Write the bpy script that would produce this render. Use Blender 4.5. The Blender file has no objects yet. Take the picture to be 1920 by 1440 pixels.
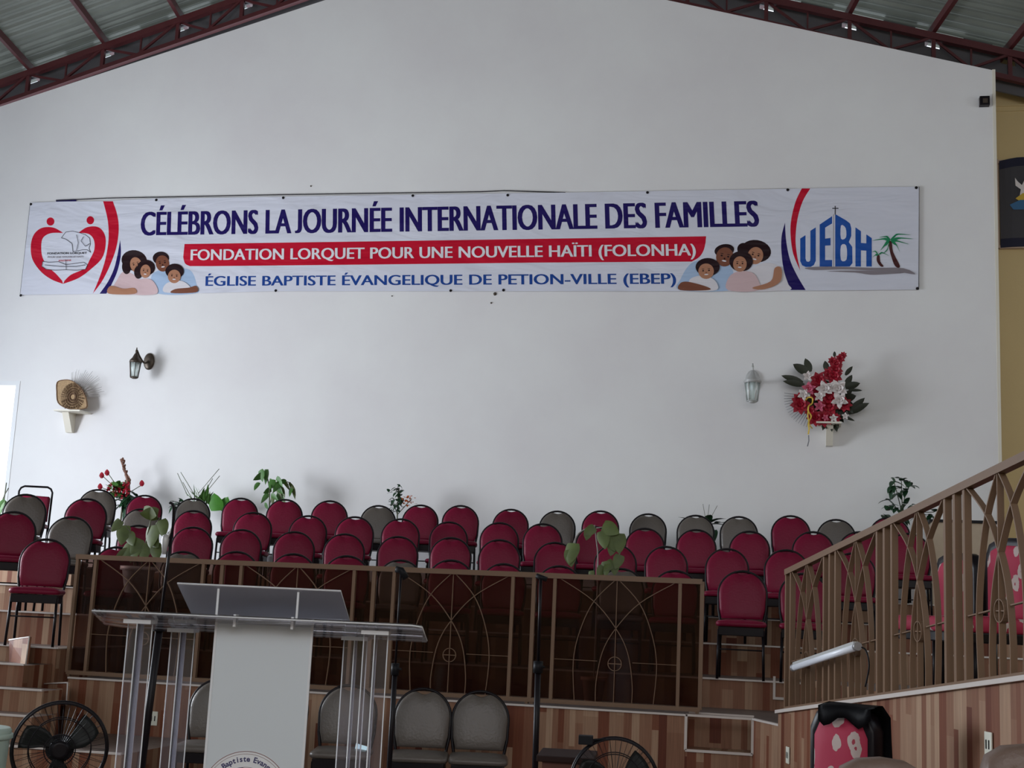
import bpy, bmesh, math, random
from mathutils import Vector, Matrix
random.seed(7)
S = bpy.context.scene
COL = S.collection
R = math.radians
PI = math.pi
# ------------------------------------------------------------------ camera
EYE = 1.46
FPX = 2500.0
YAW, PIT, ROL = R(11.984), R(9.7975), R(2.6709)
_f = Vector((-math.sin(YAW)*math.cos(PIT), math.cos(YAW)*math.cos(PIT), math.sin(PIT)))
_r0 = Vector((math.cos(YAW), math.sin(YAW), 0)); _u0 = _r0.cross(_f)
_r = _r0*math.cos(ROL) + _u0*math.sin(ROL); _u = -_r0*math.sin(ROL) + _u0*math.cos(ROL)
cam = bpy.data.objects.new('camera', bpy.data.cameras.new('camera'))
COL.objects.link(cam); S.camera = cam
cam.matrix_world = Matrix(((_r.x, _u.x, -_f.x, 0), (_r.y, _u.y, -_f.y, 0), (_r.z, _u.z, -_f.z, EYE), (0, 0, 0, 1)))
cam.data.sensor_width = 36; cam.data.lens = FPX/1920*36
cam.data.clip_start = .05; cam.data.clip_end = 200
def ray(px, py): return _r*(px-960) - _u*(py-720) + _f*FPX
def at(px, py, Y):                      # photo point -> place on the plane at distance Y
    v = ray(px, py); v = v*(Y/v.y); return Vector((v.x, v.y, v.z+EYE))
def atd(px, py, d):                     # photo point -> place at depth d in front of the camera
    v = ray(px, py)*(d/FPX); return Vector((v.x, v.y, v.z+EYE))
# ------------------------------------------------------------------ light
W = bpy.data.worlds.new('world'); S.world = W; W.use_nodes = True
bg = W.node_tree.nodes['Background']; bg.inputs[0].default_value = (.80, .89, 1, 1); bg.inputs[1].default_value = 1.3
S.view_settings.view_transform = 'Standard'; S.view_settings.look = 'None'
S.view_settings.exposure = 0.50; S.view_settings.gamma = 1
S.view_settings.use_curve_mapping = False
def area(name, loc, aim, sx, sy, power, col):
    l = bpy.data.lights.new(name, 'AREA'); l.shape = 'RECTANGLE'; l.size = sx; l.size_y = sy
    l.energy = power; l.color = col
    o = bpy.data.objects.new(name, l); COL.objects.link(o); o.location = loc
    o.rotation_euler = (Vector(aim)-Vector(loc)).to_track_quat('-Z', 'Y').to_euler()
    return o
area('daylight_left_opening', (-12.9, 12.3, 2.6), (0, 15.2, 2.2), 4.6, 3.8, 62, (.62, .78, 1))
area('daylight_left_front', (-12.6, 10.4, 2.9), (1, 7.6, 1.0), 3.6, 2.6, 600, (.88, .93, 1))
area('fill_behind', (2.0, -6.0, 5.5), (-2, 14, 3.0), 8.0, 3.0, 205, (1, .91, .87))  # added fill light behind the camera, warm on the wall and chair fronts
# ------------------------------------------------------------------ materials
def mat(name, col, rough=.6, metal=0, spec=.5, bump=0, bscale=40, var=0, vscale=8, trans=0, ior=1.45, emit=0, alpha=1, coat=0, sss=0):
    m = bpy.data.materials.new(name); m.use_nodes = True
    nt = m.node_tree; b = nt.nodes['Principled BSDF']
    b.inputs['Base Color'].default_value = (*col, 1); b.inputs['Roughness'].default_value = rough
    b.inputs['Metallic'].default_value = metal; b.inputs['Specular IOR Level'].default_value = spec
    b.inputs['Transmission Weight'].default_value = trans; b.inputs['IOR'].default_value = ior
    b.inputs['Coat Weight'].default_value = coat; b.inputs['Alpha'].default_value = alpha
    if emit:
        b.inputs['Emission Color'].default_value = (*col, 1); b.inputs['Emission Strength'].default_value = emit
    tc = nt.nodes.new('ShaderNodeTexCoord')
    if var:
        n = nt.nodes.new('ShaderNodeTexNoise'); n.inputs['Scale'].default_value = vscale; n.inputs['Detail'].default_value = 4
        nt.links.new(tc.outputs['Object'], n.inputs['Vector'])
        mx = nt.nodes.new('ShaderNodeMix'); mx.data_type = 'RGBA'
        mx.inputs[6].default_value = (*[c*(1-var) for c in col], 1); mx.inputs[7].default_value = (*[min(1, c*(1+var)) for c in col], 1)
        nt.links.new(n.outputs['Fac'], mx.inputs[0]); nt.links.new(mx.outputs[2], b.inputs['Base Color'])
    if bump:
        n = nt.nodes.new('ShaderNodeTexNoise'); n.inputs['Scale'].default_value = bscale; n.inputs['Detail'].default_value = 5
        nt.links.new(tc.outputs['Object'], n.inputs['Vector'])
        bp = nt.nodes.new('ShaderNodeBump'); bp.inputs['Strength'].default_value = bump; bp.inputs['Distance'].default_value = .01
        nt.links.new(n.outputs['Fac'], bp.inputs['Height']); nt.links.new(bp.outputs['Normal'], b.inputs['Normal'])
    return m
def plank_mat():
    m = bpy.data.materials.new('wood_planks'); m.use_nodes = True
    nt = m.node_tree; N = nt.nodes; L = nt.links; b = N['Principled BSDF']; b.inputs['Roughness'].default_value = .5; b.inputs['Specular IOR Level'].default_value = .2
    uv = N.new('ShaderNodeUVMap'); uv.uv_map = 'UVMap'
    sp = N.new('ShaderNodeSeparateXYZ'); L.new(uv.outputs[0], sp.inputs[0])
    def M(op, a, bb=None, c=None):
        n = N.new('ShaderNodeMath'); n.operation = op
        for i, v in enumerate((a, bb, c)):
            if v is None: continue
            if isinstance(v, (int, float)): n.inputs[i].default_value = v
            else: L.new(v, n.inputs[i])
        return n.outputs[0]
    w1 = N.new('ShaderNodeTexNoise'); w1.noise_dimensions = '1D'; w1.inputs['Scale'].default_value = 2.2; w1.inputs['Detail'].default_value = 1
    L.new(sp.outputs[0], w1.inputs['W'])
    u = M('ADD', sp.outputs[0], M('MULTIPLY', w1.outputs['Fac'], .22))
    col = M('FLOOR', M('DIVIDE', u, .064))
    wn = N.new('ShaderNodeTexWhiteNoise'); wn.noise_dimensions = '1D'; L.new(col, wn.inputs['W'])
    row = M('FLOOR', M('ADD', M('DIVIDE', sp.outputs[1], .85), M('MULTIPLY', wn.outputs['Value'], 9)))
    cb = N.new('ShaderNodeCombineXYZ'); L.new(col, cb.inputs[0]); L.new(row, cb.inputs[1])
    w2 = N.new('ShaderNodeTexWhiteNoise'); w2.noise_dimensions = '2D'; L.new(cb.outputs[0], w2.inputs['Vector'])
    cr = N.new('ShaderNodeValToRGB'); L.new(w2.outputs['Value'], cr.inputs[0])
    e = cr.color_ramp.elements; e[0].position = 0; e[0].color = (.095, .026, .014, 1); e[1].position = 1; e[1].color = (.33, .215, .14, 1)
    for p, c in ((.12, (.15, .050, .026)), (.30, (.18, .082, .048)), (.55, (.22, .115, .070)), (.80, (.26, .155, .098))):
        k = e.new(p); k.color = (*c, 1)
    mp = N.new('ShaderNodeMapping'); mp.inputs['Scale'].default_value = (90, 3, 1); L.new(uv.outputs[0], mp.inputs[0])
    gn = N.new('ShaderNodeTexNoise'); gn.inputs['Scale'].default_value = 1; gn.inputs['Detail'].default_value = 5; L.new(mp.outputs[0], gn.inputs['Vector'])
    mx = N.new('ShaderNodeMix'); mx.data_type = 'RGBA'; mx.blend_type = 'MULTIPLY'; mx.inputs[0].default_value = 1
    g2 = N.new('ShaderNodeMapRange'); g2.inputs[3].default_value = .76; g2.inputs[4].default_value = 1.56; L.new(gn.outputs['Fac'], g2.inputs[0])
    L.new(cr.outputs[0], mx.inputs[6]); L.new(g2.outputs[0], mx.inputs[7]); L.new(mx.outputs[2], b.inputs['Base Color'])
    return m
def wall_mat():
    m = mat('white_wall_paint', (.78, .77, .77), .62, bump=.12, bscale=5)
    nt = m.node_tree; N = nt.nodes; L = nt.links; b = N['Principled BSDF']
    tc = N.new('ShaderNodeTexCoord')
    n = N.new('ShaderNodeTexNoise'); n.inputs['Scale'].default_value = .55; n.inputs['Detail'].default_value = 6; n.inputs['Roughness'].default_value = .6
    L.new(tc.outputs['Object'], n.inputs['Vector'])
    cr = N.new('ShaderNodeValToRGB'); L.new(n.outputs['Fac'], cr.inputs[0])
    e = cr.color_ramp.elements; e[0].position = .3; e[0].color = (.72, .70, .705, 1); e[1].position = .7; e[1].color = (.79, .79, .78, 1)
    L.new(cr.outputs[0], b.inputs['Base Color'])
    return m
def print_mat(name, col, rough=.38):    # vinyl print: every ink shares the same creases as the banner cloth
    m = mat(name, col, rough, spec=.1)
    nt = m.node_tree; N = nt.nodes; L = nt.links
    g = N.new('ShaderNodeNewGeometry')
    mp = N.new('ShaderNodeMapping'); mp.inputs['Rotation'].default_value = (0, R(38), 0); mp.inputs['Scale'].default_value = (.75, 1, 2.6)
    L.new(g.outputs['Position'], mp.inputs[0])
    n = N.new('ShaderNodeTexNoise'); n.inputs['Scale'].default_value = 1.25; n.inputs['Detail'].default_value = 3.0; n.inputs['Distortion'].default_value = .6
    L.new(mp.outputs[0], n.inputs['Vector'])
    bp = N.new('ShaderNodeBump'); bp.inputs['Strength'].default_value = .55; bp.inputs['Distance'].default_value = .11
    L.new(n.outputs['Fac'], bp.inputs['Height']); L.new(bp.outputs['Normal'], N['Principled BSDF'].inputs['Normal'])
    return m
M = dict(
 planks=plank_mat(), wall=wall_mat(),
 nosing=mat('pale_step_nosing', (.62, .56, .52), .35),
 concrete=mat('grey_tile_floor', (.26, .22, .20), .35, var=.2),
 tread=mat('brown_tier_top', (.12, .085, .07), .5, var=.2),
 yellow=mat('yellow_wall_paint', (.56, .42, .20), .6, bump=.1, var=.05, vscale=1),
 edge=mat('cream_wall_edge', (.72, .68, .58), .6),
 sheet=mat('galvanised_sheet', (.27, .28, .25), .38, metal=.45, bump=.15, bscale=9, var=.25, vscale=1.5),
 steel=mat('red_oxide_steel', (.085, .018, .020), .45, var=.2),
 dark=mat('dark_board', (.10, .095, .10), .8),
 maroon=mat('maroon_vinyl', (.165, .006, .029), .42, spec=.22, bump=.25, bscale=60),
 taupe=mat('taupe_vinyl', (.115, .098, .085), .36, bump=.25, bscale=60),
 black=mat('black_metal', (.006, .004, .006), .38, spec=.22),
 blackp=mat('black_plastic', (.008, .008, .010), .5, spec=.2),
 fence=mat('brown_painted_steel', (.19, .118, .075), .40, spec=.3),
 greytube=mat('grey_metal', (.35, .35, .36), .35, metal=.5),
 white=mat('white_plastic', (.75, .76, .77), .4),
 frost=mat('frosted_white_acrylic', (.62, .67, .70), .35),
 clearedge=mat('white_acrylic_edge', (.72, .74, .76), .25),
 green=mat('leaf_green', (.065, .17, .035), .45, var=.4, vscale=14),
 dgreen=mat('dark_leaf_green', (.016, .055, .022), .42, var=.4, vscale=14),
 bgreen=mat('bright_leaf_green', (.06, .22, .025), .4, var=.3, vscale=14),
 pgreen=mat('pale_leaf_green', (.085, .115, .028), .5, var=.45, vscale=12),
 stem=mat('plant_stem', (.10, .11, .06), .6),
 greystem=mat('grey_stem', (.30, .27, .25), .6),
 twig=mat('dry_twig', (.30, .26, .22), .7),
 terracotta=mat('terracotta_pot', (.30, .13, .08), .7),
 potwhite=mat('white_pot', (.72, .73, .76), .4),
 beige=mat('beige_board', (.45, .36, .26), .6, var=.12),
 red=mat('red_petal', (.36, .010, .028), .5, var=.3, vscale=20),
 pink=mat('pink_petal', (.60, .12, .20), .5),
 wpetal=mat('white_petal', (.72, .66, .64), .5),
 orange=mat('orange_petal', (.55, .13, .03), .5),
 bract=mat('brown_bract', (.20, .09, .06), .6),
 gold=mat('gold_ribbon', (.62, .42, .06), .3, metal=.4),
 wicker=mat('wicker_straw', (.38, .25, .13), .7, bump=.8, bscale=70, var=.35, vscale=40),
 sticks=mat('grey_palm_sticks', (.42, .39, .38), .7),
 ivory=mat('ivory_paint', (.74, .70, .60), .5),
 brass=mat('dark_bronze', (.085, .065, .05), .4, metal=.6),
 silver=mat('silver_metal', (.50, .50, .49), .45, metal=.3),
 lglass=mat('lantern_glass', (.80, .9, .86), .12, trans=.6, alpha=.8),
 copper=mat('dark_walnut', (.022, .009, .007), .5, spec=.2),
 brown=mat('brown_leather', (.17, .115, .09), .42, bump=.3, bscale=50),
 mint=mat('mint_plastic', (.38, .48, .42), .45),
 tube=mat('white_lamp_tube', (.85, .88, .95), .3),
 socket=mat('ivory_socket', (.70, .70, .60), .4),
 cyan=mat('pale_blue_glint', (.62, .90, .95), .3, emit=.35),  # glow put into the colour to stand for a refraction glint
 frame=mat('tan_picture_frame', (.42, .30, .22), .5),
 canvas=mat('grey_canvas', (.115, .11, .12), .75, bump=.3, bscale=4),
 navy=mat('navy_band', (.035, .035, .07), .7),
)
def acrylic(name, tint, f, gl=1.0, dc=(.80, .80, .86)):             # clear plastic sheet: mostly see-through, bright glancing reflection
    m = bpy.data.materials.new(name); m.use_nodes = True; nt = m.node_tree; N = nt.nodes; L = nt.links
    for n in list(N): N.remove(n)
    o = N.new('ShaderNodeOutputMaterial'); t = N.new('ShaderNodeBsdfTransparent'); t.inputs[0].default_value = (*tint, 1)
    g = N.new('ShaderNodeBsdfGlossy'); g.inputs['Roughness'].default_value = .06; g.inputs[0].default_value = (gl, gl, gl, 1)
    fr = N.new('ShaderNodeFresnel'); fr.inputs[0].default_value = 1.49
    d = N.new('ShaderNodeBsdfDiffuse'); d.inputs[0].default_value = (*dc, 1)
    mx = N.new('ShaderNodeMixShader'); L.new(fr.outputs[0], mx.inputs[0]); L.new(t.outputs[0], mx.inputs[1]); L.new(g.outputs[0], mx.inputs[2])
    m2 = N.new('ShaderNodeMixShader'); m2.inputs[0].default_value = f; L.new(mx.outputs[0], m2.inputs[1]); L.new(d.outputs[0], m2.inputs[2])
    L.new(m2.outputs[0], o.inputs[0]); return m
M['acrylic'] = acrylic('clear_acrylic', (.93, .92, .96), .03)
M['board'] = acrylic('hazy_acrylic', (.88, .88, .92), .33)
M['smoked'] = acrylic('smoked_acrylic', (.47, .37, .34), .11, .35, (.085, .036, .024))
# ------------------------------------------------------------------ helpers
def bm_new(): return bmesh.new()
def UV(bm): return bm.loops.layers.uv.get('UVMap') or bm.loops.layers.uv.new('UVMap')
def build(name, bm, m, parent=None, smooth=False, mats=None):
    me = bpy.data.meshes.new(name); bm.to_mesh(me); bm.free()
    for k in (mats or [m]): me.materials.append(k)
    if smooth:
        for p in me.polygons: p.use_smooth = True
    o = bpy.data.objects.new(name, me); COL.objects.link(o)
    if parent: o.parent = parent
    return o
def tag(o, label=None, cat=None, group=None, kind=None):
    if label: o['label'] = label
    if cat: o['category'] = cat
    if group: o['group'] = group
    if kind: o['kind'] = kind
    return o
def thing(name, label, cat, loc=(0, 0, 0), rz=0, group=None):
    o = bpy.data.objects.new(name, None); COL.objects.link(o); o.location = loc; o.rotation_euler = (0, 0, rz)
    o.empty_display_size = .1
    return tag(o, label, cat, group)
def copy_tree(o, parent=None):
    c = o.copy(); COL.objects.link(c)
    if parent: c.parent = parent
    for ch in list(o.children): copy_tree(ch, c)
    return c
def uvquad(bm, f, us):
    uv = UV(bm)
    for l, q in zip(f.loops, us): l[uv].uv = q
def box(bm, x0, x1, y0, y1, z0, z1, mi=0, bev=0, mtx=None, uo=0):
    v = [bm.verts.new(p) for p in ((x0, y0, z0), (x1, y0, z0), (x1, y1, z0), (x0, y1, z0), (x0, y0, z1), (x1, y0, z1), (x1, y1, z1), (x0, y1, z1))]
    if mtx:
        for q in v: q.co = mtx @ q.co
    uv = UV(bm); fs = []
    for ids, ax in (((0, 1, 5, 4), 'xz'), ((1, 2, 6, 5), 'yz'), ((2, 3, 7, 6), 'xz'), ((3, 0, 4, 7), 'yz'), ((4, 5, 6, 7), 'xy'), ((3, 2, 1, 0), 'xy')):
        f = bm.faces.new([v[i] for i in ids]); f.material_index = mi; fs.append(f)
        cs = ((x0, y0, z0), (x1, y0, z0), (x1, y1, z0), (x0, y1, z0), (x0, y0, z1), (x1, y0, z1), (x1, y1, z1), (x0, y1, z1))
        for l, i in zip(f.loops, ids):
            c = cs[i]; l[uv].uv = {'xz': (c[0]+uo, c[2]), 'yz': (c[1]+37.3+uo, c[2]), 'xy': (c[0], c[1])}[ax]
    if bev:
        es = list({e for f in fs for e in f.edges})
        bmesh.ops.bevel(bm, geom=es, offset=bev, segments=2, affect='EDGES', profile=.6)
    return fs
def frame_of(d, up=Vector((0, 0, 1))):
    d = d.normalized()
    if abs(d.dot(up)) > .98: up = Vector((1, 0, 0))
    a = d.cross(up).normalized(); b = a.cross(d).normalized(); return a, b
def tube(bm, pts, r, n=8, closed=False, cap=True, mi=0):
    pts = [Vector(p) for p in pts]; N = len(pts); rings = []
    rs = r if isinstance(r, (list, tuple)) else [r]*N
    pa = None
    for i, p in enumerate(pts):
        if closed: d = pts[(i+1) % N]-pts[i-1]
        else: d = pts[min(i+1, N-1)]-pts[max(i-1, 0)]
        d = d.normalized()
        if pa is None: a, b = frame_of(d)
        else:
            a = (pa - d*pa.dot(d))
            a = a.normalized() if a.length > 1e-6 else frame_of(d)[0]
            b = a.cross(d).normalized()
        pa = a
        rings.append([bm.verts.new(p + (a*math.cos(t)+b*math.sin(t))*rs[i]) for t in [2*PI*k/n for k in range(n)]])
    for i in range(N if closed else N-1):
        A, B = rings[i], rings[(i+1) % N]
        for k in range(n):
            f = bm.faces.new((A[k], A[(k+1) % n], B[(k+1) % n], B[k])); f.material_index = mi; f.smooth = True
    if cap and not closed:
        bm.faces.new(rings[0][::-1]).material_index = mi; bm.faces.new(rings[-1]).material_index = mi
def lathe(bm, prof, n=20, c=(0, 0, 0), mi=0, axis='z'):
    rings = []
    for r, z in prof:
        ring = []
        for k in range(n):
            t = 2*PI*k/n; p = (c[0]+r*math.cos(t), c[1]+r*math.sin(t), c[2]+z) if axis == 'z' else (c[0]+r*math.cos(t), c[1]+z, c[2]+r*math.sin(t))
            ring.append(bm.verts.new(p))
        rings.append(ring)
    for A, B in zip(rings, rings[1:]):
        for k in range(n):
            f = bm.faces.new((A[k], A[(k+1) % n], B[(k+1) % n], B[k])); f.smooth = True; f.material_index = mi
    bm.faces.new(rings[0][::-1]).material_index = mi; bm.faces.new(rings[-1]).material_index = mi
def bar(bm, p0, p1, w, t, nrm, mi=0):   # flat bar: w across the panel plane, t along nrm
    p0, p1, nrm = Vector(p0), Vector(p1), Vector(nrm).normalized()
    d = (p1-p0).normalized(); s = d.cross(nrm).normalized()*w/2; q = nrm*t/2
    v = [bm.verts.new(x) for x in (p0-s-q, p0+s-q, p0+s+q, p0-s+q, p1-s-q, p1+s-q, p1+s+q, p1-s+q)]
    for ids in ((0, 1, 2, 3), (7, 6, 5, 4), (0, 4, 5, 1), (1, 5, 6, 2), (2, 6, 7, 3), (3, 7, 4, 0)):
        bm.faces.new([v[i] for i in ids]).material_index = mi
def strip(bm, pts, w, t, nrm, closed=False, mi=0):    # flat bar bent along pts
    pts = [Vector(p) for p in pts]; nrm = Vector(nrm).normalized(); N = len(pts); rings = []
    for i, p in enumerate(pts):
        d = (pts[(i+1) % N]-pts[i-1]) if closed else (pts[min(i+1, N-1)]-pts[max(i-1, 0)])
        s = d.normalized().cross(nrm).normalized()*w/2; q = nrm*t/2
        rings.append([bm.verts.new(x) for x in (p-s-q, p+s-q, p+s+q, p-s+q)])
    for i in range(N if closed else N-1):
        A, B = rings[i], rings[(i+1) % N]
        for k in range(4): bm.faces.new((A[k], A[(k+1) % 4], B[(k+1) % 4], B[k])).material_index = mi
    if not closed: bm.faces.new(rings[0][::-1]); bm.faces.new(rings[-1])
def prism(bm, pts, d, mi=0):            # polygon pts extruded by vector d
    a = [bm.verts.new(p) for p in pts]; b = [bm.verts.new(Vector(p)+Vector(d)) for p in pts]; n = len(pts)
    bm.faces.new(a).material_index = mi; bm.faces.new(b[::-1]).material_index = mi
    for i in range(n): bm.faces.new((a[i], b[i], b[(i+1) % n], a[(i+1) % n])).material_index = mi
def catmull(P, k=6):
    P = [Vector(p) for p in P]; out = []
    for i in range(len(P)-1):
        a, b, c, d = P[max(i-1, 0)], P[i], P[i+1], P[min(i+2, len(P)-1)]
        for j in range(k):
            t = j/k; out.append(.5*((2*b)+(c-a)*t+(2*a-5*b+4*c-d)*t*t+(3*b-a-3*c+d)*t**3))
    out.append(P[-1]); return out
# ------------------------------------------------------------------ the setting
YW = 16.0
def st(name, bm, m, mats=None): return tag(build(name, bm, m, mats=mats), kind='structure')
# white gable wall, with a daylit window opening at the left
gl0, gl1 = at(0, 200, YW), at(610, 0, YW); gr0, gr1 = at(1250, 0, YW), at(1858, 131, YW)
sl = (gl1.z-gl0.z)/(gl1.x-gl0.x); sr = (gr1.z-gr0.z)/(gr1.x-gr0.x)
apx = (gr0.z-gl0.z + sl*gl0.x - sr*gr0.x)/(sl-sr); apz = gl0.z+sl*(apx-gl0.x)
def ztop(x): return apz + (sl*(x-apx) if x < apx else sr*(x-apx))
XR = at(1866, 500, YW).x; XL = -13.5
wr = at(37, 716, YW); wx1, wz1 = wr.x, wr.z; wx0, wz0 = wx1-1.7, 1.95
bm = bm_new()
def wpoly(pts): prism(bm, [(x, YW, z) for x, z in pts], (0, .22, 0))
wpoly([(XL, 0), (wx0, 0), (wx0, ztop(wx0)), (XL, ztop(XL))])
wpoly([(wx0, 0), (wx1, 0), (wx1, wz0), (wx0, wz0)])
wpoly([(wx0, wz1), (wx1, wz1), (wx1, ztop(wx1)), (wx0, ztop(wx0))])
wpoly([(wx1, 0), (XR, 0), (XR, ztop(XR)), (apx, apz), (wx1, ztop(wx1))])
st('wall_back', bm, M['wall'])
bm = bm_new(); box(bm, XR, XR+.035, YW-.02, YW+.24, 0, ztop(XR)+.0); st('trim_1', bm, M['edge'])
# window: bright frosted pane in a white frame
pane = mat('daylit_frosted_pane', (.90, .97, 1), .5, emit=1.05)
bm = bm_new(); box(bm, wx0+.04, wx1-.04, YW+.10, YW+.12, wz0+.04, wz1-.04); w = st('window_1', bm, pane)
bm = bm_new()
for a in ((wx0-.01, wx0+.05, wz0, wz1), (wx1-.05, wx1+.01, wz0, wz1+.01), (wx0, wx1-.05, wz1-.05, wz1+.01), (wx0, wx1-.05, wz0-.01, wz0+.05)): box(bm, a[0], a[1], YW-.006, YW+.16, a[2], a[3])
build('window_frame', bm, M['white'], w)
# yellow wall beyond the gable wall's right end, with a ledge moulding
YY = YW+.75
bm = bm_new(); box(bm, XR-2.2, 9, YY, YY+.2, 0, at(1890, 110, YY).z); st('wall_right', bm, M['yellow'])
q = at(1890, 199, YY); bm = bm_new(); box(bm, XR-1.5, 9, YY-.03, YY, q.z-.01, q.z+.012); box(bm, XR-1.5, 9, YY-.015, YY, q.z-.07, q.z-.01); st('trim_2', bm, M['yellow'])
bm = bm_new(); box(bm, XL, 9, -8, 17.5, -.1, 0); st('floor', bm, M['concrete'])
bm = bm_new(); box(bm, 8.8, 9, -8, 17, 0, 5.5); st('wall_east', bm, M['yellow'])
bm = bm_new()
for a in ((-7.9, 8.6, 0, 5.2), (8.6, 14.8, 0, 1.0), (8.6, 14.8, 5.0, 5.2), (14.8, 16.2, 0, 5.2)): box(bm, XL-.2, XL, a[0], a[1], a[2], a[3])
st('wall_west', bm, M['wall'])
bm = bm_new(); box(bm, XL-.2, 9, -8.1, -7.9, 0, 5.5); st('wall_south', bm, M['yellow'])
# roof: corrugated sheets over purlins, ridge along the purlin direction
v = ray(1000, 1200); PD = Vector((v.x, v.y, 0)).normalized()          # purlin direction
YT = YW+.38
cl = [at(0, 152, YT), at(433, 0, YT)]; cr_ = [at(1580, 25, YT), at(1903, 97, YT)]
tl = (cl[1].z-cl[0].z)/(cl[1].x-cl[0].x); tr = (cr_[1].z-cr_[0].z)/(cr_[1].x-cr_[0].x)
rx = (cr_[0].z-cl[0].z + tl*cl[0].x - tr*cr_[0].x)/(tl-tr); rz_ = cl[0].z+tl*(rx-cl[0].x)
def chord(x): return rz_ + (tl*(x-rx) if x < rx else tr*(x-rx))
PH = .10
def sheet(xa, xb):
    bm = bm_new(); n = 4*121; y0, y1 = YT+.55, YT+.55-24.2
    rows = []
    for i in range(n+1):
        y = y0+(y1-y0)*i/n; dx = (y-YT)/PD.y*PD.x
        h = (0, .018, .018, 0)[i % 4]
        rows.append([bm.verts.new((x+dx, y, chord(x)+PH+.012+h)) for x in (xa, xb)])
    for a, b in zip(rows, rows[1:]): bm.faces.new((a[0], a[1], b[1], b[0]))
    bmesh.ops.solidify(bm, geom=bm.faces[:], thickness=-.004)
    return bm
st('ceiling_left', sheet(rx-11, rx), M['sheet']); st('ceiling_right', sheet(rx, rx+11), M['sheet'])
# purlins
k = 3
pxs = [at(p, q, YT).x for p, q in ((55, 135), (195, 88), (335, 44), (455, 5), (1437, 0), (1593, 30), (1750, 63), (1893, 95))]
xs = pxs[:4] + [pxs[3]+(pxs[4]-pxs[3])*t for t in (.14, .28, .42, .58, .72, .86)] + pxs[4:] + [pxs[0]-1.0, pxs[0]-2.0, pxs[-1]+.95]
for x in xs:
    bm = bm_new()
    a = Vector((x, YT, chord(x)+.005)); p0 = a+PD*.5; p1 = a-PD*23.5
    bar(bm, p0+Vector((0, 0, PH/2)), p1+Vector((0, 0, PH/2)), PH, .055, Vector((PD.y, -PD.x, 0)))
    st('trim_%d' % k, bm, M['steel']); k += 1
# dark closing boards behind the truss, with gaps where daylight shows round the purlins
bm = bm_new(); xs_s = sorted(xs)
X0, X1 = rx-10.5, rx+10.5
ends = [X0]+xs_s+[X1]
def cz(x, lo, hi): return [(x, YT+.14, chord(x)+lo), (x, YT+.14, chord(x)+hi)]
def cpan(xa, xb, lo, hi):
    if xa < rx < xb: cpan(xa, rx, lo, hi); cpan(rx, xb, lo, hi); return
    a, b = cz(xa, lo, hi), cz(xb, lo, hi); prism(bm, [a[0], b[0], b[1], a[1]], (0, .03, 0))
for a, b in zip(ends, ends[1:]):
    cpan(a, b, -.5, -.125)
    cpan(a, b, -.055, .045)
    ga = .09 if a != X0 else 0; gb = .09 if b != X1 else 0
    cpan(a+ga, b-gb, -.125, -.055)
    m_ = (a+b)/2; cpan(a+(b-a)*.42, b-.12 if False else a+(b-a)*.8, .045, .10)
st('wall_gable', bm, M['dark'])
# roof truss in two halves: top chord, bottom chord, upright and diagonal struts
for side, xa, xb, lab in ((-1, rx-10.2, rx, 'red-brown steel roof truss climbing above the wall on the left'), (1, rx, rx+10.2, 'red-brown steel roof truss climbing above the wall on the right')):
    t = thing('roof_truss', lab, 'roof truss', (xa, YT, 0))
    loc = Vector((-xa, -YT, 0))
    def P(x, dz, dy=0): return Vector((x-xa, dy, chord(x)+dz))
    y_ = Vector((0, 1, 0))
    bm = bm_new(); bar(bm, P(xa, -.045), P(xb, -.045), .085, .09, y_); build('top_chord', bm, M['steel'], t)
    bm = bm_new(); bar(bm, P(xa, -.37), P(xb, -.37), .06, .08, y_); build('bottom_chord', bm, M['steel'], t)
    pts = [x for x in xs_s if xa < x < xb]
    if side < 0: pts = pts+[xb-.05]
    else: pts = [xa+.05]+pts
    for i, x in enumerate(pts):
        bm = bm_new(); bar(bm, P(x, -.08), P(x, -.36), .05, .05, y_); build('upright_strut', bm, M['steel'], t)
        if i+1 < len(pts):
            x2 = pts[i+1]; xm = (x+x2)/2
            bm = bm_new(); bar(bm, P(x+.03, -.08, .02), P(xm, -.35, .02), .03, .03, y_); build('diagonal_strut', bm, M['steel'], t)
            bm = bm_new(); bar(bm, P(xm, -.35, -.02), P(x2-.03, -.08, -.02), .03, .03, y_); build('diagonal_strut', bm, M['steel'], t)
            bm = bm_new(); bar(bm, P(xm, -.08, .02), P(xm, -.35, .02), .022, .022, y_); build('upright_strut', bm, M['steel'], t)
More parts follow.
